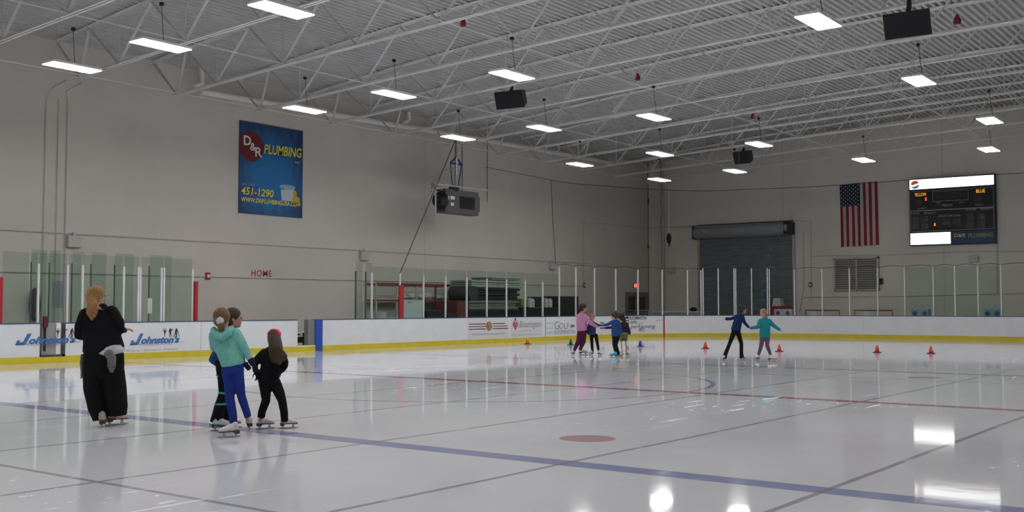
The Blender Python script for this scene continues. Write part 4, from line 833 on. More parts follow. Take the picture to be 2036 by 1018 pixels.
a, b = Bx(1533, 615, 35.2), Bx(1566, 615, 35.2); t = thing('tool_cart', 'red cart with a white box on top in front of the roll-up door', 'cart', (a, 35.2, -.03))
zr = Bz(1550, 609, 35.2); obj('body', MB().box(a, b, 35.2, 35.9, .1, zr), mat('cart red', (.35, .02, .03), .5), t, bevel=.03)
for u in (a + .1, b - .1): obj('wheel', MB().tube([(u, 35.15, .07), (u, 35.25, .07)], .1, 12), BLACK, t)
mb = MB(); c0 = Bx(1534, 600, 35.3), Bx(1553, 600, 35.3); mb.add([(c0[0], 35.3, zr), (c0[1], 35.3, zr), (c0[1], 35.8, zr), (c0[0], 35.8, zr), (c0[0] + .08, 35.35, zr + .42), (c0[1] - .08, 35.35, zr + .42), (c0[1] - .08, 35.75, zr + .42), (c0[0] + .08, 35.75, zr + .42)], [(3, 2, 1, 0), (4, 5, 6, 7), (0, 1, 5, 4), (1, 2, 6, 5), (2, 3, 7, 6), (3, 0, 4, 7)])
one('lidded_tub', 'white tapered tub on top of the red cart', 'tub', mb, BAG, bevel=.03)
t = thing('step_ladder', 'blue and grey stepladder leaning in front of the roll-up door', 'ladder', (Bx(1515, 620, 35.6), 35.6, -.03))
xl0, xl1, xl2 = Bx(1510, 560, 35.6), Bx(1517, 560, 35.6), Bx(1529, 585, 35.6); zl = Bz(1516, 556, 35.6)
obj('side_rail', MB().bar((xl0 + .0, 35.5, -.03), (xl0 + .22, 35.6, zl), .09, .05), INKBL, t); obj('side_rail', MB().bar((xl0 + .45, 35.5, -.03), (xl1 + .25, 35.6, zl), .05, .05), GALV, t)
obj('rear_leg', MB().bar((xl0 + .1, 35.9, -.03), (xl2, 35.7, Bz(1529, 585, 35.6)), .06, .05), GALV, t)
mb = MB()
for i in range(6): z = .3 + i * (zl - .4) / 5; mb.box(xl0 + .05 + .03 * i, xl0 + .48, 35.48, 35.6, z, z + .03)
obj('steps', mb, GALV, t)
a, b = Bx(1296, 622, 34.5), Bx(1394, 622, 34.5)
t = thing('low_bench', 'long pale bench behind the corner glass left of the ice machine gate', 'bench', (a, 34.5, -.03)); z1 = Bz(1340, 619, 34.5)
obj('seat', MB().box(a, b, 34.5, 34.9, z1 - .06, z1), INKW, t); obj('front_panel', MB().box(a, b, 34.53, 34.56, .05, z1 - .06), mat('pale grey panel', (.36, .40, .38), .5), t)
for u in (a + .1, (a + b) / 2, b - .2): obj('leg', MB().box(u, u + .08, 34.55, 34.85, -.03, z1 - .06), DGREY, t)
one('equipment_bag', 'small dark bag on the long pale bench behind the corner glass', 'bag', MB().ell((Bx(1377, 618, 34.6), 34.7, z1 + .1), ((.22, 0, 0), (0, .15, 0), (0, 0, .12)), 10, 6), BLACK)
# ---------------- cones ----------------
OR_ = mat('orange red cone', (.75, .06, .025), .5); 
for i, (x, y, c, base, lab) in enumerate(((1049, 684, mat('orange cone', (.85, .16, .03), .5), 'o', 'orange cone on the ice below the Bloomington advert'), (1135, 686, mat('green cone', (.01, .12, .08), .5), 'g', 'green cone beside the skates of the coach in pink'), (1273, 689.5, mat('purple cone', (.07, .03, .25), .5), 'p', 'purple cone between the group and the goal line mark'),
        (1402.5, 693, OR_, 'k', 'orange red cone left of the skating pair'), (1549.5, 699, OR_, 'k', 'orange red cone right of the girl in teal'), (1744, 701, OR_, 'k', 'orange red cone right of the goals, left one of two on the right'), (1851, 703, OR_, 'k', 'rightmost orange red cone under the scoreboard'))):
    p = atZ(x, y, 0); t = thing('training_cone', lab, 'cone', p, 'small training cones on the ice'); h = .23; bm_ = BLACK if base == 'k' else c
    obj('cone_body', MB().tube([p + V((0, 0, .02)), p + V((0, 0, .14)), p + V((0, 0, h - .02)), p + V((0, 0, h))], [.075, .05, .03, .022], 12), c, t, smooth=True)
    obj('cone_base', MB().box(p.x - .105, p.x + .105, p.y - .105, p.y + .105, 0, .022), bm_ if base != 'o' else DGREY, t, bevel=.008)
# ---------------- people ----------------
FH = V((FW.x, FW.y, 0)).normalized(); UZ = V((0, 0, 1))
SKINM = mat('skin light', (.50, .27, .20), .5, noise=.05); SKIND = mat('skin tan', (.34, .17, .11), .5, noise=.05); EYEM = mat('eye dark', (.02, .015, .012), .2); LIPM = mat('lip', (.42, .12, .11), .5)
BOOTW = mat('white skate leather', (.62, .60, .60), .4, noise=.05); SOLEM = mat('dark brown sole', (.08, .035, .025), .4); BLADEM = mat('skate blade steel', (.45, .45, .46), .25, metal=.8)
def cloth(name, c, **k): return mat(name, c, .85, noise=k.get('noise', .12), nscale=k.get('ns', 25), bump=.25, spec=.2, stretch=k.get('st'))
def hairm(name, c): return mat(name, c, .55, noise=.35, nscale=22, bump=.6, spec=.3, stretch=(3, 3, .35))
def blob(name, mb, m, parent, vox=.012, it=3, label=None):
    o = obj(name, mb, m, parent, smooth=True)
    r = o.modifiers.new('remesh', 'REMESH'); r.mode = 'VOXEL'; r.voxel_size = vox; r.use_smooth_shade = True
    s = o.modifiers.new('smooth', 'SMOOTH'); s.factor = .6; s.iterations = it
    if label: o['label'] = label
    return o
def limb(mb, pts, rs, n=12, cut=False):
    pts = [V(p) for p in pts]
    Q, T = [], []                      # subdivide for smooth taper
    for i in range(len(pts) - 1):
        for k in range(4): t = k / 4; Q.append(pts[i].lerp(pts[i + 1], t)); T.append(rs[i] + (rs[i + 1] - rs[i]) * (t * t * (3 - 2 * t)))
    Q.append(pts[-1]); T.append(rs[-1]); mb.tube(Q, T, n)
    for p, r in list(zip(pts, rs))[:len(pts) - (1 if cut else 0)]: mb.ell(p, ((r, 0, 0), (0, r, 0), (0, 0, r)), n, 8)
def limbb(mb, pts, rs): limb(mb, pts, [r * .68 for r in rs])
def trunk(mb, rings, side):
    side = side.normalized(); R_ = []
    k = len(rings)
    for i, (c, a, b) in enumerate(rings):
        t = (rings[min(i + 1, k - 1)][0] - rings[max(i - 1, 0)][0]).normalized(); s = (side - t * side.dot(t)).normalized(); d = t.cross(s)
        R_.append(mb.ring(c, s * a, d * b, 18))
    mb.loft(R_)
    for i in (0, k - 1):
        c, a, b = rings[i]; t = (rings[1][0] - rings[0][0]).normalized() if i == 0 else (rings[-1][0] - rings[-2][0]).normalized(); s = (side - t * side.dot(t)).normalized(); d = t.cross(s)
        mb.ell(c, (s * a * .98, d * b * .98, t * min(a, b) * .45), 16, 8)
def hand(mb, wrist, d, nrm, L_, curl=.5, thumb=1):
    d = d.normalized(); nrm = (nrm - d * nrm.dot(d)).normalized(); s = d.cross(nrm); pc = wrist + d * L_ * .27
    mb.ell(pc, (d * L_ * .3, s * L_ * .22, nrm * L_ * .11), 10, 8); mb.ell(wrist, (d * L_ * .15, s * L_ * .14, nrm * L_ * .11), 8, 6)
    for i, (o, ln) in enumerate(((-.165, .40), (-.055, .46), (.055, .43), (.16, .34))):
        b = wrist + d * L_ * .48 + s * L_ * o; a1 = curl * .6; p1 = b + (d * math.cos(a1) + nrm * math.sin(a1)) * L_ * ln * .42; a2 = curl * 1.5
        p2 = p1 + (d * math.cos(a2) + nrm * math.sin(a2)) * L_ * ln * .33; a3 = curl * 2.2; p3 = p2 + (d * math.cos(a3) + nrm * math.sin(a3)) * L_ * ln * .25
        mb.tube([b - d * L_ * .12, b, p1, p2, p3], [L_ * .05, L_ * .052, L_ * .048, L_ * .042, L_ * .034], 7)
    tb = wrist + d * L_ * .18 - s * L_ * .17 * thumb; mb.tube([tb, tb + (d * .5 - s * thumb * .6 + nrm * .3) * L_ * .24, tb + (d * .9 - s * thumb * .55 + nrm * .5) * L_ * .38], [L_ * .065, L_ * .055, L_ * .04], 7)
def skate(parent, ice, toe, k, up=UZ, m=BOOTW, ankle=None, lift=0.):
    f = toe.normalized(); s = f.cross(UZ).normalized(); u = s.cross(f).normalized(); ice = ice + UZ * lift
    ice = ice + f * .035 * k
    def q(a, b, c): return ice + f * a * k + s * b * k + u * c * k
    mb = MB(); A = ankle if ankle is not None else q(-.035, 0, .175)
    R_ = [mb.ring(q(a, 0, h), f * 0 + s * w * k, u * hh * k, 12) for a, h, w, hh in ((-.085, .125, .02, .03), (-.075, .125, .036, .045), (-.03, .125, .04, .055), (.04, .12, .042, .055), (.10, .105, .045, .04), (.155, .098, .038, .032), (.18, .095, .018, .018))]
    mb.loft(R_); R2 = [q(-.035, 0, .11), q(-.035, 0, .14), A]; mb.tube(R2, [.044 * k, .042 * k, .042 * k], 12); mb.ell(q(-.035, 0, .14), (f * .05 * k, s * .04 * k, u * .06 * k), 10, 8)
    b = blob('skate', mb, m, parent, .0075, 2)
    mb = MB(); P = [(-.088, .045), (-.03, .045), (-.02, .068), (.06, .070), (.17, .066), (.188, .078), (.15, .080), (.05, .084), (-.03, .088), (-.09, .09)]
    mb.prism([(x * k, y * k) for x, y in P], ice - s * .036 * k, f, u, s, .072 * k); obj('sole', mb, SOLEM, b)
    mb = MB(); P = [(-.11, .004), (-.09, 0), (.16, 0), (.19, .008), (.2, .022), (.17, .02), (-.105, .018)]
    mb.prism([(x * k, y * k) for x, y in P], ice - s * .0025 * k, f, u, s, .005 * k)
    for a, c in ((-.065, -.035), (.09, .13)): mb.prism([(a * k, .015 * k), (c * k, .015 * k), ((c - .005) * k, .07 * k), ((a + .005) * k, .07 * k)], ice - s * .006 * k, f, u, s, .012 * k)
    obj('blade', mb, BLADEM, b); return b
class Fig:
    def __init__(s, label, x, y, group=None, dz=0.):
        p = atZ(x, y, 0); s.D = depth(p); s.ppm = FPX / s.D; s.t = thing('person', label, 'person', p, group); s.body = MB(); s.up = UZ
    def P(s, x, y, dd=0.): return atD(x, y, s.D + dd)
    def m(s, px): return px / s.ppm
    def dir(s, a, b, c=0.): return (RT * a + FH * b + UZ * c).normalized()
    def head(s, x, y, hpx, face, skin, neckx, necky, neckd=0., hd=0., tilt=0., hair=None, haircol=None, roll=0.):
        h = s.m(hpx); c = s.P(x, y, hd); F = s.dir(face[0], face[1], tilt); sd = F.cross(UZ).normalized(); U = sd.cross(F).normalized(); U = (U + sd * roll).normalized(); sd = F.cross(U).normalized()
        s.hc, s.hF, s.hS, s.hU, s.hh = c, F, sd, U, h; b = s.body
        b.ell(c + U * .08 * h - F * .03 * h, (sd * .345 * h, F * .42 * h, U * .41 * h), 18, 14); b.ell(c - U * .2 * h + F * .08 * h, (sd * .255 * h, F * .29 * h, U * .28 * h), 14, 10)
        b.ell(c - U * .06 * h + F * .40 * h, (sd * .05 * h, F * .085 * h, U * .09 * h), 8, 6); b.ell(c - U * .38 * h + F * .26 * h, (sd * .1 * h, F * .09 * h, U * .08 * h), 8, 6)
        b.ell(c + U * .1 * h + F * .335 * h, (sd * .2 * h, F * .06 * h, U * .035 * h), 8, 6); b.ell(c - U * .235 * h + F * .345 * h, (sd * .09 * h, F * .04 * h, U * .028 * h), 8, 6)
        for q in (-1, 1): b.ell(c + sd * q * .345 * h - U * .02 * h - F * .02 * h, (sd * .03 * h, F * .07 * h, U * .11 * h), 8, 6)
        nb = s.P(neckx, necky, neckd); limb(b, [c - U * .25 * h - F * .06 * h, nb], [.2 * h, .22 * h])
        for q in (-1, 1):
            e = MB(); e.ell(c + sd * q * .15 * h + U * .02 * h + F * .365 * h, (sd * .055 * h, F * .03 * h, U * .03 * h), 8, 6); obj('eye', e, EYEM, s.t, smooth=True)
        e = MB(); e.ell(c - U * .235 * h + F * .375 * h, (sd * .09 * h, F * .02 * h, U * .022 * h), 8, 6); obj('lips', e, LIPM, s.t, smooth=True)
    def hair(s, m, extra=None, back=.06, up=.12, k=1.0, vox=.009, cover=0.):
        c, F, sd, U, h = s.hc, s.hF, s.hS, s.hU, s.hh; mb = MB(); mb.ell(c + U * up * h - F * back * h, (sd * .395 * h * k, F * .435 * h * k, U * .42 * h * k), 18, 14)
        mb.ell(c - U * .1 * h - F * .18 * h, (sd * .35 * h * k, F * .28 * h * k, U * .32 * h * k), 14, 10)
        if extra: extra(mb)
        return blob('hair', mb, m, s.t, vox, 2)
def arm(mb, pts, rs): limb(mb, pts, rs)
def flat2(a, b): return (b - a)

# 1 woman in black, seen from behind
g = Fig('woman seen from behind in black jacket and wide black trousers with long blond ponytail', 215, 848); P, m_ = g.P, g.m
g.head(192, 589, 40, (.55, .83), SKINM, 197, 614)
side = RT
hb = g.body; trunk(hb, [(P(196, 612), m_(16), m_(12)), (P(197, 630), m_(28), m_(15)), (P(200, 660), m_(27), m_(17)), (P(204, 690), m_(28), m_(18)), (P(205, 720), m_(30), m_(18))], side)
limbb(hb, [P(192, 725), P(192, 780, .05), P(203, 832)], [m_(17), m_(11), m_(6)]); limbb(hb, [P(222, 725), P(228, 780, .05), P(232, 830)], [m_(17), m_(11), m_(6)])
limbb(hb, [P(167, 628), P(157, 664), P(168, 668, .2)], [m_(9), m_(7), m_(4)]); limbb(hb, [P(228, 625), P(241, 655), P(248, 656, .16)], [m_(9), m_(6), m_(4)])
hand(hb, P(247, 655, .16), g.dir(.75, .6, .05), UZ * -1, .14, .7); hand(hb, P(170, 668, .22), g.dir(.2, 1), UZ * -1, .17, .5)
blob('body', hb, SKINM, g.t, .008)
J = MB(); trunk(J, [(P(196, 612), m_(13), m_(11)), (P(196, 618), m_(24), m_(15)), (P(196, 630), m_(34), m_(19)), (P(198, 650), m_(36), m_(22)), (P(202, 668), m_(37), m_(23)), (P(205, 685), m_(40), m_(25)), (P(206, 695), m_(42), m_(27))], side); limb(J, [P(172, 690), P(190, 698, -.08)], [m_(8), m_(7)])
limb(J, [P(171, 626), P(160, 648, -.02), P(157, 666, .02), P(170, 672, .2)], [m_(14), m_(11.5), m_(9.5), m_(6.5)]); limb(J, [P(222, 620), P(236, 640, -.02), P(240, 655, .02), P(248, 657, .14)], [m_(13), m_(11), m_(8.5), m_(5.5)])
blob('jacket', J, cloth('black fleece', (.006, .006, .008)), g.t, .012)
c = MB(); limb(c, [P(192, 613), P(205, 613), P(200, 619)], [m_(10), m_(10), m_(13)]); blob('collar', c, cloth('black fleece', (.006, .006, .008)), g.t, .01)
c = MB(); limb(c, [P(246, 656, .13), P(250, 655, .15)], [m_(4.8), m_(4.2)]); blob('cuff', c, cloth('pale grey knit', (.42, .46, .47)), g.t, .006, 1, 'pale grey cuff')
H = MB(); trunk(H, [(P(217, 690), m_(29), m_(25)), (P(219, 700), m_(29.5), m_(27.5))], side); blob('shirt_hem', H, cloth('white shirt', (.60, .58, .66)), g.t, .01, 1, 'white shirt hem below the jacket')
T = MB(); trunk(T, [(P(206, 702), m_(40), m_(25.5)), (P(206, 722), m_(41), m_(27)), (P(205, 740), m_(41), m_(27))], side)
limb(T, [P(188, 738), P(187, 770, .02), P(193, 808), P(200, 834)], [m_(23), m_(21), m_(18.5), m_(15)], cut=True); limb(T, [P(225, 738), P(229, 770, .02), P(233, 806), P(234, 826)], [m_(22), m_(22), m_(20.5), m_(18)], cut=True)
blob('trousers', T, cloth('black trousers', (.005, .005, .006)), g.t, .013)
K = cloth('grey knit pattern', (.16, .16, .165), noise=.7, ns=60)
c = MB(); c.tube([P(214, 700, -.17), P(222, 712, -.2), P(222, 728, -.2), P(222, 741, -.19)], [m_(9), m_(9), m_(8), m_(3)], 10); o = blob('scarf_end', c, K, g.t, .008, 1, 'grey knitted scarf end hanging at the back')
c = MB(); c.tube([P(164, 704, 0), P(163, 722, 0), P(164, 738, 0), P(161, 754, 0)], [m_(3), m_(4.5), m_(4), m_(1)], 8); blob('scarf_end', c, K, g.t, .008, 1, 'grey knitted scarf end hanging at the left hip')
def ex(mb):
    limb(mb, [g.hc - g.hF * .36 * g.hh - g.hU * .02 * g.hh, P(184, 607, -.14), P(181, 620, -.17), P(183, 634, -.17)], [m_(9), m_(10), m_(9.5), m_(3.5)])
    for i in range(5): limb(mb, [P(179 + i * 3, 604, -.18), P(174 + i * 4.5, 620, -.2), P(178 + i * 3, 633 - abs(i - 2), -.19)], [m_(3), m_(3), m_(1.2)], 6)
g.hair(hairm('strawberry blond hair', (.32, .16, .06)), ex, .05, .13, 1.0)
skate(g.t, atZ(203, 850, 0), g.dir(-.45, .9), 1.0, m=mat('beige skate leather', (.42, .38, .32), .5)); skate(g.t, atZ(220, 846, 0), g.dir(.7, .7), .98, m=mat('beige skate leather', (.42, .38, .32), .5))

# 2 girl in mint hoodie
g = Fig('girl in mint green hooded jacket and royal blue leggings with white hair scrunchie', 468, 866); P, m_ = g.P, g.m
g.head(442, 633, 41, (.35, .93), SKINM, 447, 656); side = (P(470, 660, .03) - P(425, 662, -.03))
hb = g.body; trunk(hb, [(P(447, 658), m_(14), m_(10)), (P(448, 672), m_(19), m_(11)), (P(455, 700), m_(17), m_(12)), (P(462, 725), m_(19), m_(13))], side)
limbb(hb, [P(453, 735), P(457, 790), P(463, 845)], [m_(11), m_(7.5), m_(6)]); limbb(hb, [P(475, 733), P(479, 787, .05), P(493, 838, .1)], [m_(10), m_(7.5), m_(5.5)])
limbb(hb, [P(468, 664), P(486, 693), P(499, 719)], [m_(7), m_(5), m_(3.5)]); limbb(hb, [P(427, 666), P(430, 690, .15), P(450, 700, .35)], [m_(7), m_(5), m_(3.5)])
hand(hb, P(450, 700, .35), g.dir(.8, .4), UZ * -1, .13, .6)
blob('body', hb, SKINM, g.t, .008)
MINT = cloth('mint green fleece', (.19, .50, .44)); J = MB()
trunk(J, [(P(446, 655), m_(15), m_(12)), (P(446, 661), m_(24), m_(15)), (P(447, 672), m_(27), m_(17)), (P(452, 690), m_(25), m_(17)), (P(458, 706), m_(23.5), m_(17)), (P(462, 719), m_(23.5), m_(17)), (P(463, 724), m_(23), m_(17))], side)
limb(J, [P(467, 663), P(479, 679, -.02), P(487, 694), P(500, 718)], [m_(12), m_(10), m_(8.5), m_(6.2)]); limb(J, [P(427, 667), P(426, 690, .15), P(446, 702, .32)], [m_(12), m_(9), m_(6)])
blob('hooded_jacket', J, MINT, g.t, .011)
c = MB(); limb(c, [P(425, 656, -.06), P(428, 664, -.11), P(440, 668, -.15), P(453, 662, -.12), P(460, 653, -.05)], [m_(7), m_(8), m_(8.5), m_(8), m_(6)]); blob('hood', c, MINT, g.t, .01)
T = MB(); trunk(T, [(P(463, 722), m_(21), m_(15)), (P(463, 738), m_(22), m_(16))], side); limb(T, [P(453, 740), P(457, 765), P(457, 792), P(463, 826), P(464, 841)], [m_(12.5), m_(11.5), m_(9.3), m_(8.7), m_(8)], cut=True); limb(T, [P(473, 738), P(476, 762), P(480, 788, .03), P(490, 818, .08), P(493, 829, .1)], [m_(11.5), m_(10.5), m_(8.8), m_(7.8), m_(7)], cut=True)
blob('leggings', T, cloth('royal blue stretch', (.018, .035, .23), noise=.06), g.t, .01)
c = MB(); hand(c, P(501, 719), g.dir(.45, 0, -.9), g.dir(.7, .5), .17, .5); limb(c, [P(498, 714), P(502, 722)], [m_(6.5), m_(6.2)]); blob('glove', c, cloth('navy glove', (.012, .014, .03)), g.t, .007, 1, 'dark navy glove')
c = MB(); [c.ell(P(437.5, 638, -.17) + RT * m_(5) * math.cos(q) + UZ * m_(5) * math.sin(q), ((m_(3.2), 0, 0), (0, m_(3), 0), (0, 0, m_(3.2))), 8, 6) for q in [i * math.pi / 4 for i in range(8)]]; c.ell(P(437.5, 638, -.17), ((m_(5), 0, 0), (0, m_(3.5), 0), (0, 0, m_(5))), 8, 6)
blob('scrunchie', c, cloth('white towelling', (.62, .58, .60)), g.t, .006, 1, 'white scrunchie')
def ex(mb): limb(mb, [g.hc - g.hF * .38 * g.hh - g.hU * .1 * g.hh, P(440, 648, -.16), P(441, 660, -.15)], [m_(8), m_(8), m_(5)])
g.hair(hairm('light brown hair', (.16, .085, .04)), ex, .06, .12, 1.02)
skate(g.t, atZ(467, 869, 0), g.dir(-.78, -.45), .85); skate(g.t, atZ(496, 854, 0), g.dir(-.3, .9), .85)

# 3 girl hidden behind the mint hoodie
g = Fig('girl in blue and black skating suit with teal stripes, mostly hidden behind the mint hoodie', 440, 856); P, m_ = g.P, g.m
g.head(465, 633, 40, (.98, .2), SKINM, 461, 653); side = P(475, 665, -.05) - P(445, 665, .05)
hb = g.body; trunk(hb, [(P(460, 655), m_(12), m_(9)), (P(458, 670), m_(16), m_(10)), (P(450, 700), m_(14), m_(10)), (P(444, 722), m_(16), m_(11))], side)
limbb(hb, [P(442, 730), P(443, 780), P(436, 840)], [m_(9), m_(7), m_(5)]); limbb(hb, [P(450, 730, .1), P(452, 785, .12), P(452, 835, .15)], [m_(9), m_(7), m_(5)])
limbb(hb, [P(446, 668, .02), P(424, 712, -.0), P(430, 722, .1)], [m_(6), m_(5), m_(3)]); hand(hb, P(430, 722, .1), g.dir(.6, .8), UZ, .12, .7)
blob('body', hb, SKINM, g.t, .009)
J = MB(); trunk(J, [(P(461, 648), m_(11), m_(9)), (P(459, 658), m_(18), m_(12)), (P(457, 680), m_(18), m_(13)), (P(450, 705), m_(18), m_(13)), (P(446, 718), m_(19), m_(14))], side)
limb(J, [P(447, 668, .02), P(434, 694), P(423, 715), P(431, 723, .08)], [m_(9), m_(8.5), m_(8), m_(6)]); limb(J, [P(474, 665, .05), P(478, 692, .1), P(484, 720, .05)], [m_(8), m_(6.5), m_(4.5)])
blob('jacket', J, cloth('royal blue jacket', (.02, .06, .20)), g.t, .011)
c = MB(); hand(c, P(484, 721, .05), g.dir(.6, 0, -.6), FH * -1, .15, .6); blob('glove', c, cloth('navy glove', (.012, .014, .03)), g.t, .007, 1)
T = MB(); trunk(T, [(P(444, 715), m_(18), m_(12)), (P(444, 730), m_(17), m_(12))], side); limb(T, [P(441, 732), P(443, 758), P(443, 782), P(436, 815), P(431, 840)], [m_(12), m_(10), m_(8.5), m_(12), m_(14)], cut=True); limb(T, [P(450, 732, .1), P(453, 782, .12), P(452, 838, .15)], [m_(11), m_(8.5), m_(11)], cut=True)
tro = blob('flared_trousers', T, cloth('black stretch', (.007, .007, .009)), g.t, .01)
TE = cloth('teal stripe', (.05, .38, .42))
for x, y, r1, sl in ((438, 748, 10.5, .5), (443, 781, 9.4, .15), (438, 803, 11.8, 0), (430, 846, 14.2, .12)):
    c = MB(); cc = P(x, y); ax = (UZ + RT * sl).normalized(); a = RT - ax * RT.dot(ax); b = ax.cross(a); c.loft([c.ring(cc - ax * m_(1.8), a * m_(r1), b * m_(r1), 20), c.ring(cc + ax * m_(1.8), a * m_(r1 - .3), b * m_(r1 - .3), 20)]); obj('teal_stripe', c, TE, tro, smooth=False)
def ex(mb): limb(mb, [g.hc - g.hF * .4 * g.hh + g.hU * .1 * g.hh, g.hc - g.hF * .5 * g.hh], [m_(7), m_(6)])
g.hair(hairm('dark brown hair', (.05, .03, .022)), ex, .07, .14, 1.0)
skate(g.t, atZ(430, 857, 0), g.dir(1, .15), .85); skate(g.t, atZ(450, 852, 0), g.dir(.8, .5), .8)

# 4 girl with pink headband
g = Fig('small girl in black with pink headband and long loose brown hair, seen from behind', 545, 855); P, m_ = g.P, g.m
g.head(546, 673, 33, (.25, .97), SKINM, 544, 692); side = P(563, 703) - P(520, 701)
hb = g.body; trunk(hb, [(P(544, 693), m_(11), m_(9)), (P(542, 705), m_(18), m_(10)), (P(537, 730), m_(15), m_(10)), (P(535, 752), m_(16), m_(11))], side)
limbb(hb, [P(528, 758), P(529, 792, -.05), P(518, 835)], [m_(9), m_(6.5), m_(5)]); limbb(hb, [P(545, 757), P(560, 795, -.05), P(566, 840)], [m_(9), m_(6.5), m_(5)])
limbb(hb, [P(522, 703), P(509, 718, -.03), P(507, 732)], [m_(6), m_(4.5), m_(3)]); limbb(hb, [P(560, 706), P(568, 724), P(560, 738, .06)], [m_(6), m_(4.5), m_(3)])
blob('body', hb, SKINM, g.t, .008)
BL = cloth('black cotton', (.006, .006, .007)); J = MB()
trunk(J, [(P(544, 691), m_(11), m_(9)), (P(543, 697), m_(19), m_(11)), (P(541, 710), m_(22), m_(13)), (P(537, 730), m_(19), m_(13)), (P(535, 745), m_(20.5), m_(14)), (P(533, 757), m_(21), m_(15))], side)
limb(J, [P(525, 702), P(513, 714, -.02), P(507, 723, -.02)], [m_(9), m_(8.5), m_(7)]); limb(J, [P(560, 704), P(567, 720), P(567, 728), P(562, 736, .05)], [m_(8.5), m_(7), m_(6), m_(5)]); limb(J, [P(516, 742), P(516, 760)], [m_(5), m_(3)])
blob('t_shirt', J, BL, g.t, .01)
T = MB(); trunk(T, [(P(535, 750), m_(18), m_(13)), (P(535, 764), m_(19), m_(13))], side); limb(T, [P(526, 762), P(528, 780, -.03), P(529, 796, -.05), P(521, 818), P(519, 831)], [m_(12), m_(10.5), m_(8.8), m_(8), m_(7.5)], cut=True); limb(T, [P(545, 760), P(555, 780, -.03), P(561, 797, -.05), P(565, 820), P(566, 839)], [m_(13), m_(11), m_(8.8), m_(8), m_(7)], cut=True)
blob('trousers', T, BL, g.t, .01)
c = MB(); limb(c, [P(507, 727, -.02), P(508, 737)], [m_(6), m_(5.5)]); hand(c, P(508, 736), g.dir(.3, 0, -.9), g.dir(-.7, .3), .15, .6); blob('glove', c, cloth('navy glove', (.012, .014, .03)), g.t, .007, 1)
c = MB(); limb(c, [P(565, 730, .02), P(558, 738, .06)], [m_(5.8), m_(5.5)]); hand(c, P(558, 738, .06), g.dir(-.6, .1, -.5), FH * -1, .14, .9); blob('glove', c, cloth('navy purple glove', (.02, .016, .06)), g.t, .007, 1)
def ex(mb):
    limb(mb, [P(546, 676, -.06), P(549, 694, -.12), P(552, 712, -.13), P(556, 722, -.12)], [m_(13.5), m_(14), m_(12), m_(4)])
    for i in range(6): limb(mb, [P(537 + i * 4, 694, -.15), P(538 + i * 6, 708, -.17), P(542 + i * 5, 722 - (i % 3) * 2, -.15)], [m_(4), m_(4), m_(1.3)], 6)
g.hair(hairm('brown hair', (.055, .032, .02)), ex, .06, .10, 1.02)
c, F, sd, U, h = g.hc, g.hF, g.hS, g.hU, g.hh; mb = MB(); n = 24; R_ = []
for i in range(n + 1):
    a = math.pi * (.12 + .76 * i / n); p = c + U * .08 * h - F * .05 * h + sd * math.cos(a) * .41 * h + U * math.sin(a) * .47 * h; o_ = (sd * math.cos(a) + U * math.sin(a)); R_.append([p + F * .15 * h * i2 + o_ * .03 * h * j2 for i2, j2 in ((-1, -1), (1, -1), (1, 1), (-1, 1))])
mb.loft(R_); obj('headband', mb, cloth('hot pink fleece', (.9, .05, .17)), g.t)
skate(g.t, atZ(518, 853, 0), g.dir(.75, .5), .76); skate(g.t, atZ(564, 852, 0), g.dir(.9, .3), .76)

# smaller skaters in the distance
def small(label, fx_, fy_, head, hairspec, torso, arms, legs, tops, pants, skates, skin=SKINM, sidev=None, hands=(), group=None, gloves=None, extra=None, lowpants=True, topname='jacket', legr=None):
    g = Fig(label, fx_, fy_, group); P, m_ = g.P, g.m; g.head(*head[:3], head[3], skin, head[4], head[5], 0, 0, head[6] if len(head) > 6 else 0)
    sd = sidev if sidev else RT; hb = g.body
    trunk(hb, [(P(*t[:2], t[4] if len(t) > 4 else 0), m_(t[2] * .8), m_(t[3] * .8)) for t in torso], sd)
    for a in arms: limbb(hb, [P(*q) for q in a[0]], [m_(r) * .7 for r in a[1]])
    for l in legs: limbb(hb, [P(*q) for q in l[0]], [m_(r) * .75 for r in l[1]])
    for hnd in hands: hand(hb, P(*hnd[0]), g.dir(*hnd[1]), UZ * -1, g.m(hnd[2]), .5)
    blob('body', hb, skin, g.t, .011, 2)
    J = MB(); trunk(J, [(P(*t[:2], t[4] if len(t) > 4 else 0), m_(t[2]), m_(t[3])) for t in torso], sd)
    for a in arms: limb(J, [P(*q) for q in a[0]], [m_(r) for r in a[1]])
    blob(topname, J, tops, g.t, .013, 2)
    if pants:
        T = MB(); b = torso[-1]; trunk(T, [(P(b[0], b[1] - 3), m_(b[2] * .9), m_(b[3] * .9)), (P(b[0], b[1] + 4), m_(b[2] * .85), m_(b[3] * .85))], sd)
        for l in legs: limb(T, [P(*q) for q in l[0]], [m_(r) for r in l[1]], cut=True) if lowpants else limb(T, [P(*l[0][0]), P(*[(u * .55 + w * .45) for u, w in zip(l[0][0], l[0][1])])], [m_(l[1][0]), m_(l[1][0] * .95)])
        blob('trousers' if lowpants else 'shorts', T, pants, g.t, .012, 2)
    for gl in (gloves or ()):
        c = MB(); hand(c, P(*gl[0]), g.dir(*gl[1]), UZ * -1, g.m(gl[2]), .6); blob('glove', c, gl[3], g.t, .009, 1)
    for s_ in skates: skate(g.t, atZ(s_[0], s_[1], 0), g.dir(*s_[2]), s_[3], m=s_[4] if len(s_) > 4 else BOOTW, lift=s_[5] if len(s_) > 5 else 0.)
    if extra: extra(g)
    hm, ex_, up, k = hairspec; g.hair(hm, (lambda mb: ex_(mb, g)) if ex_ else None, .07, up, k, .011); return g
DKH = hairm('near black hair', (.022, .016, .014)); BRH = hairm('dark brown hair', (.05, .03, .022)); BLH = hairm('dark blond hair', (.26, .16, .08))
PINK = cloth('pink fleece', (.50, .22, .38)); 
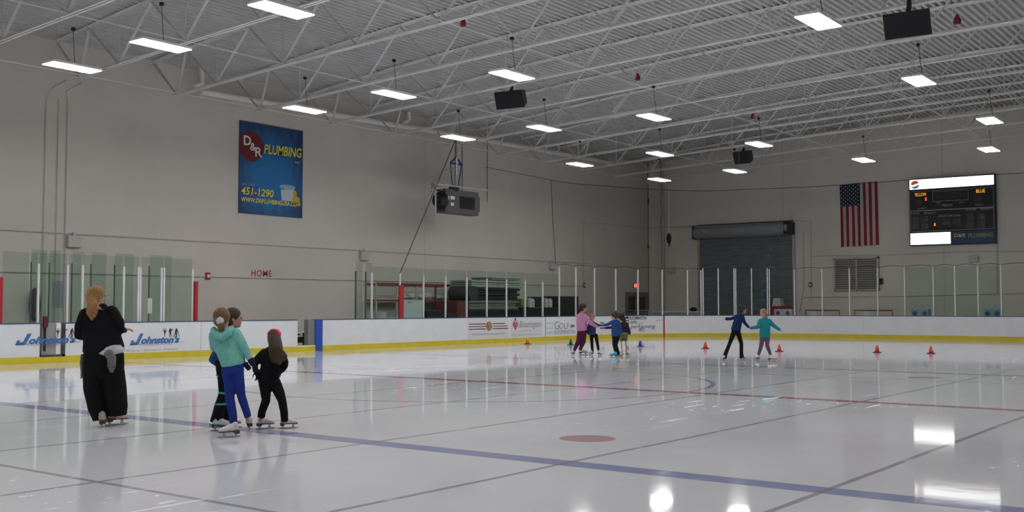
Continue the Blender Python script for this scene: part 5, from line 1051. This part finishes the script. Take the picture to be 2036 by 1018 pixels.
small('skating coach in pink fleece and maroon trousers reaching out to the children', 1148, 706.5, (1160, 612, 17, (.95, .1), 1158, 622), (DKH, lambda mb, g: limb(mb, [g.P(1156, 612), g.P(1152, 616), g.P(1150, 621)], [g.m(4.5), g.m(4), g.m(2.5)]), .14, 1.02),
      [(1157, 623, 6, 4.5), (1156, 629, 10, 7), (1156, 642, 10.5, 7.5), (1157, 656, 10.5, 8)], [([(1164, 629, -.05), (1172, 641, -.1), (1185, 649, -.05)], [4.6, 4, 3]), ([(1150, 629, .05), (1158, 645, .2), (1178, 649, .15)], [4.5, 4, 3])],
      [([(1154, 660), (1150, 679, -.05), (1141, 698)], [6.5, 5, 3.2]), ([(1160, 660), (1160, 679), (1153, 696)], [6.8, 5, 3.2])], PINK, cloth('maroon stretch', (.07, .014, .04)), [(1140, 706.5, (-.2, 1), 1.0), (1155, 706, (.95, .25), 1.0)],
      hands=[((1186, 650, -.05), (.9, 0, -.2), 8), ((1179, 650, .15), (.9, .1), 8)])
small('smallest child in navy and black between the coach and the blue jacket, facing the camera', 1184, 706, (1177, 632, 14, (-.1, -1), 1178, 639), (hairm('red blond hair', (.25, .1, .06)), None, .16, 1.0),
      [(1178, 640, 4, 3.5), (1178, 645, 7, 5), (1178, 655, 7, 5), (1178, 665, 6.8, 5)], [([(1184, 644), (1190, 647), (1197, 647)], [3, 2.6, 2]), ([(1172, 645), (1169, 656, .02), (1170, 663)], [3.6, 4, 3])],
      [([(1176, 668), (1177, 685), (1178, 701)], [3.8, 3, 2.4]), ([(1185, 667), (1188, 684), (1191, 701)], [3.8, 3, 2.4])], cloth('navy jacket', (.035, .04, .12)), cloth('black stretch', (.008, .008, .014)), [(1177, 706, (-.5, -.8), .8), (1191, 706.5, (.4, -.9), .8)],
      gloves=[((1197, 647), (1, 0, 0), 7, cloth('black glove', (.01, .01, .012))), ((1170, 663), (.1, 0, -1), 6, cloth('black glove', (.01, .01, .012)))])
small('child in royal blue jacket with curly brown hair and a bright blue skate, facing left', 1226, 710, (1222, 627, 17, (-.9, .3), 1224, 635), (BRH, lambda mb, g: [mb.ell(g.P(1222 + 6 * math.cos(i * 1.3), 628 + 6 * math.sin(i * 1.3), .0), ((g.m(3), 0, 0), (0, g.m(3), 0), (0, 0, g.m(3))), 8, 6) for i in range(5) if math.cos(i * 1.3) > -.5], .12, 1.08),
      [(1224, 636, 5, 4.5), (1224, 641, 8, 6), (1224, 654, 8.5, 6.5), (1224, 667, 8.5, 7)], [([(1218, 640, -.05), (1209, 645, -.05), (1200, 647, -.05)], [3.8, 3.2, 2.6]), ([(1230, 641, .0), (1234, 654, .0), (1233, 664, -.05)], [3.8, 3.4, 2.8])],
      [([(1222, 669), (1221, 685, -.05), (1226, 704)], [5, 3.8, 3.6]), ([(1228, 669), (1224, 686, .03), (1229, 705)], [5, 4, 4.2])], cloth('royal blue jacket', (.014, .055, .23)), cloth('black stretch', (.008, .008, .014)), [(1224, 711, (-.9, -.3), .85, mat('bright blue skate', (.02, .35, .62), .4)), (1229, 710, (.6, .5), .8)],
      hands=[((1233, 665, -.05), (0, 0, -1), 6)], gloves=[((1201, 647, -.05), (-1, 0, -.1), 7, cloth('dark pink glove', (.2, .07, .14)))])
small('child in dark purple jacket and patterned shorts with bare legs, behind the blue jacket', 1241, 708, (1234, 630, 17, (-.6, .6), 1236, 638), (DKH, lambda mb, g: limb(mb, [g.P(1237, 630), g.P(1240, 638), g.P(1241, 646)], [g.m(5), g.m(5), g.m(3)]), .12, 1.03),
      [(1237, 638, 5, 4.5, .1), (1239, 644, 8, 6, .1), (1240, 655, 8.5, 6, .1), (1241, 666, 8.5, 6.5, .1)], [([(1245, 644, .1), (1250, 655, .1), (1252, 662, .08)], [4, 3.2, 2.6]), ([(1231, 644, .15), (1216, 651, .15), (1205, 652, .1)], [3.8, 3, 2.6])],
      [([(1236, 668, .1), (1235.5, 684, .1), (1237, 700, .1)], [4.2, 3, 2.3]), ([(1244, 668, .1), (1244, 684, .1), (1246, 700, .1)], [4.2, 3, 2.3])], cloth('purple navy fleece', (.025, .016, .05)), cloth('green patterned cotton', (.13, .16, .08), noise=.6, ns=18), [(1236, 707.5, (-.6, .6), .85), (1247, 707.5, (.3, -.9), .85)],
      lowpants=False, gloves=[((1252, 662, .08), (.1, 0, -1), 7, cloth('purple glove', (.16, .05, .22))), ((1205, 652, .1), (-1, 0, 0), 7, cloth('purple glove', (.16, .05, .22)))])
small('girl in navy jacket with hair in a bun holding hands with the girl in teal', 1458, 716, (1477, 616, 17, (1, .1), 1473, 624), (DKH, lambda mb, g: mb.ell(g.P(1471, 610.5), ((g.m(4), 0, 0), (0, g.m(4), 0), (0, 0, g.m(4))), 10, 8), .14, 1.0),
      [(1473, 624, 5, 4.5), (1470, 630, 8.5, 6), (1466, 643, 9, 6.5), (1463, 656, 10, 7)], [([(1464, 630, .05), (1453, 634, .1), (1445, 634, .1)], [3.6, 3.2, 3.4]), ([(1476, 629, -.05), (1480, 641, -.08), (1488, 650, -.05)], [4, 3.4, 2.8])],
      [([(1459, 661), (1450, 685, -.02), (1442, 705), (1440, 712)], [5.2, 3.8, 4.2, 5]), ([(1467, 660), (1474, 683), (1474, 703), (1475, 711)], [5.4, 3.9, 3.8, 4.6])], cloth('navy blue jacket', (.010, .024, .10)), cloth('black stretch', (.008, .008, .014)), [(1441, 716, (-.5, -.8), .8), (1474, 715.5, (.4, -.9), .8)], skin=SKIND,
      hands=[((1444, 634, .1), (-1, 0, 0), 7)], gloves=[((1488, 650, -.05), (.7, 0, -.6), 8, cloth('dark wine glove', (.05, .012, .03)))])
LEG = bpy.data.materials.new('striped leggings'); LEG.use_nodes = True; nt = LEG.node_tree; tc = nt.nodes.new('ShaderNodeTexCoord'); wv = nt.nodes.new('ShaderNodeTexWave'); wv.bands_direction = 'Z'; wv.inputs['Scale'].default_value = 8; wv.inputs['Distortion'].default_value = 1; rp = nt.nodes.new('ShaderNodeValToRGB'); nt.links.new(tc.outputs['Object'], wv.inputs[0]); nt.links.new(wv.outputs[0], rp.inputs[0]); nt.links.new(rp.outputs[0], nt.nodes['Principled BSDF'].inputs['Base Color'])
rp.color_ramp.elements[0].color = (.02, .02, .06, 1); rp.color_ramp.elements[0].position = .55; rp.color_ramp.elements[1].color = (.24, .08, .16, 1); rp.color_ramp.elements[1].position = .7
small('blond girl in teal jacket and striped leggings with arms held out', 1519, 718, (1517, 623, 17, (-.75, -.6), 1520, 632), (BLH, lambda mb, g: limb(mb, [g.P(1520, 621, .05), g.P(1524, 627, .05)], [g.m(5), g.m(3.5)]), .14, 1.03),
      [(1520, 632, 5, 5), (1521, 637, 10, 6.5), (1521, 650, 10.5, 7.5), (1521, 669, 11, 8)], [([(1512, 638), (1507, 650, -.03), (1494, 652, -.05)], [4.6, 4, 3.2]), ([(1529, 638), (1539, 648), (1549, 655)], [4.6, 4, 3.2])],
      [([(1516, 672), (1513, 689, -.03), (1508, 706)], [5.2, 4, 3]), ([(1526, 672), (1525.5, 687, -.03), (1532, 706)], [5, 4, 3])], cloth('teal jacket', (.012, .21, .25)), LEG, [(1507, 716.5, (-.6, -.8), .85), (1531, 718.5, (.8, -.6), .9)],
      hands=[((1550, 656), (.8, 0, -.4), 9), ((1493, 652, -.05), (-1, 0, 0), 8)])
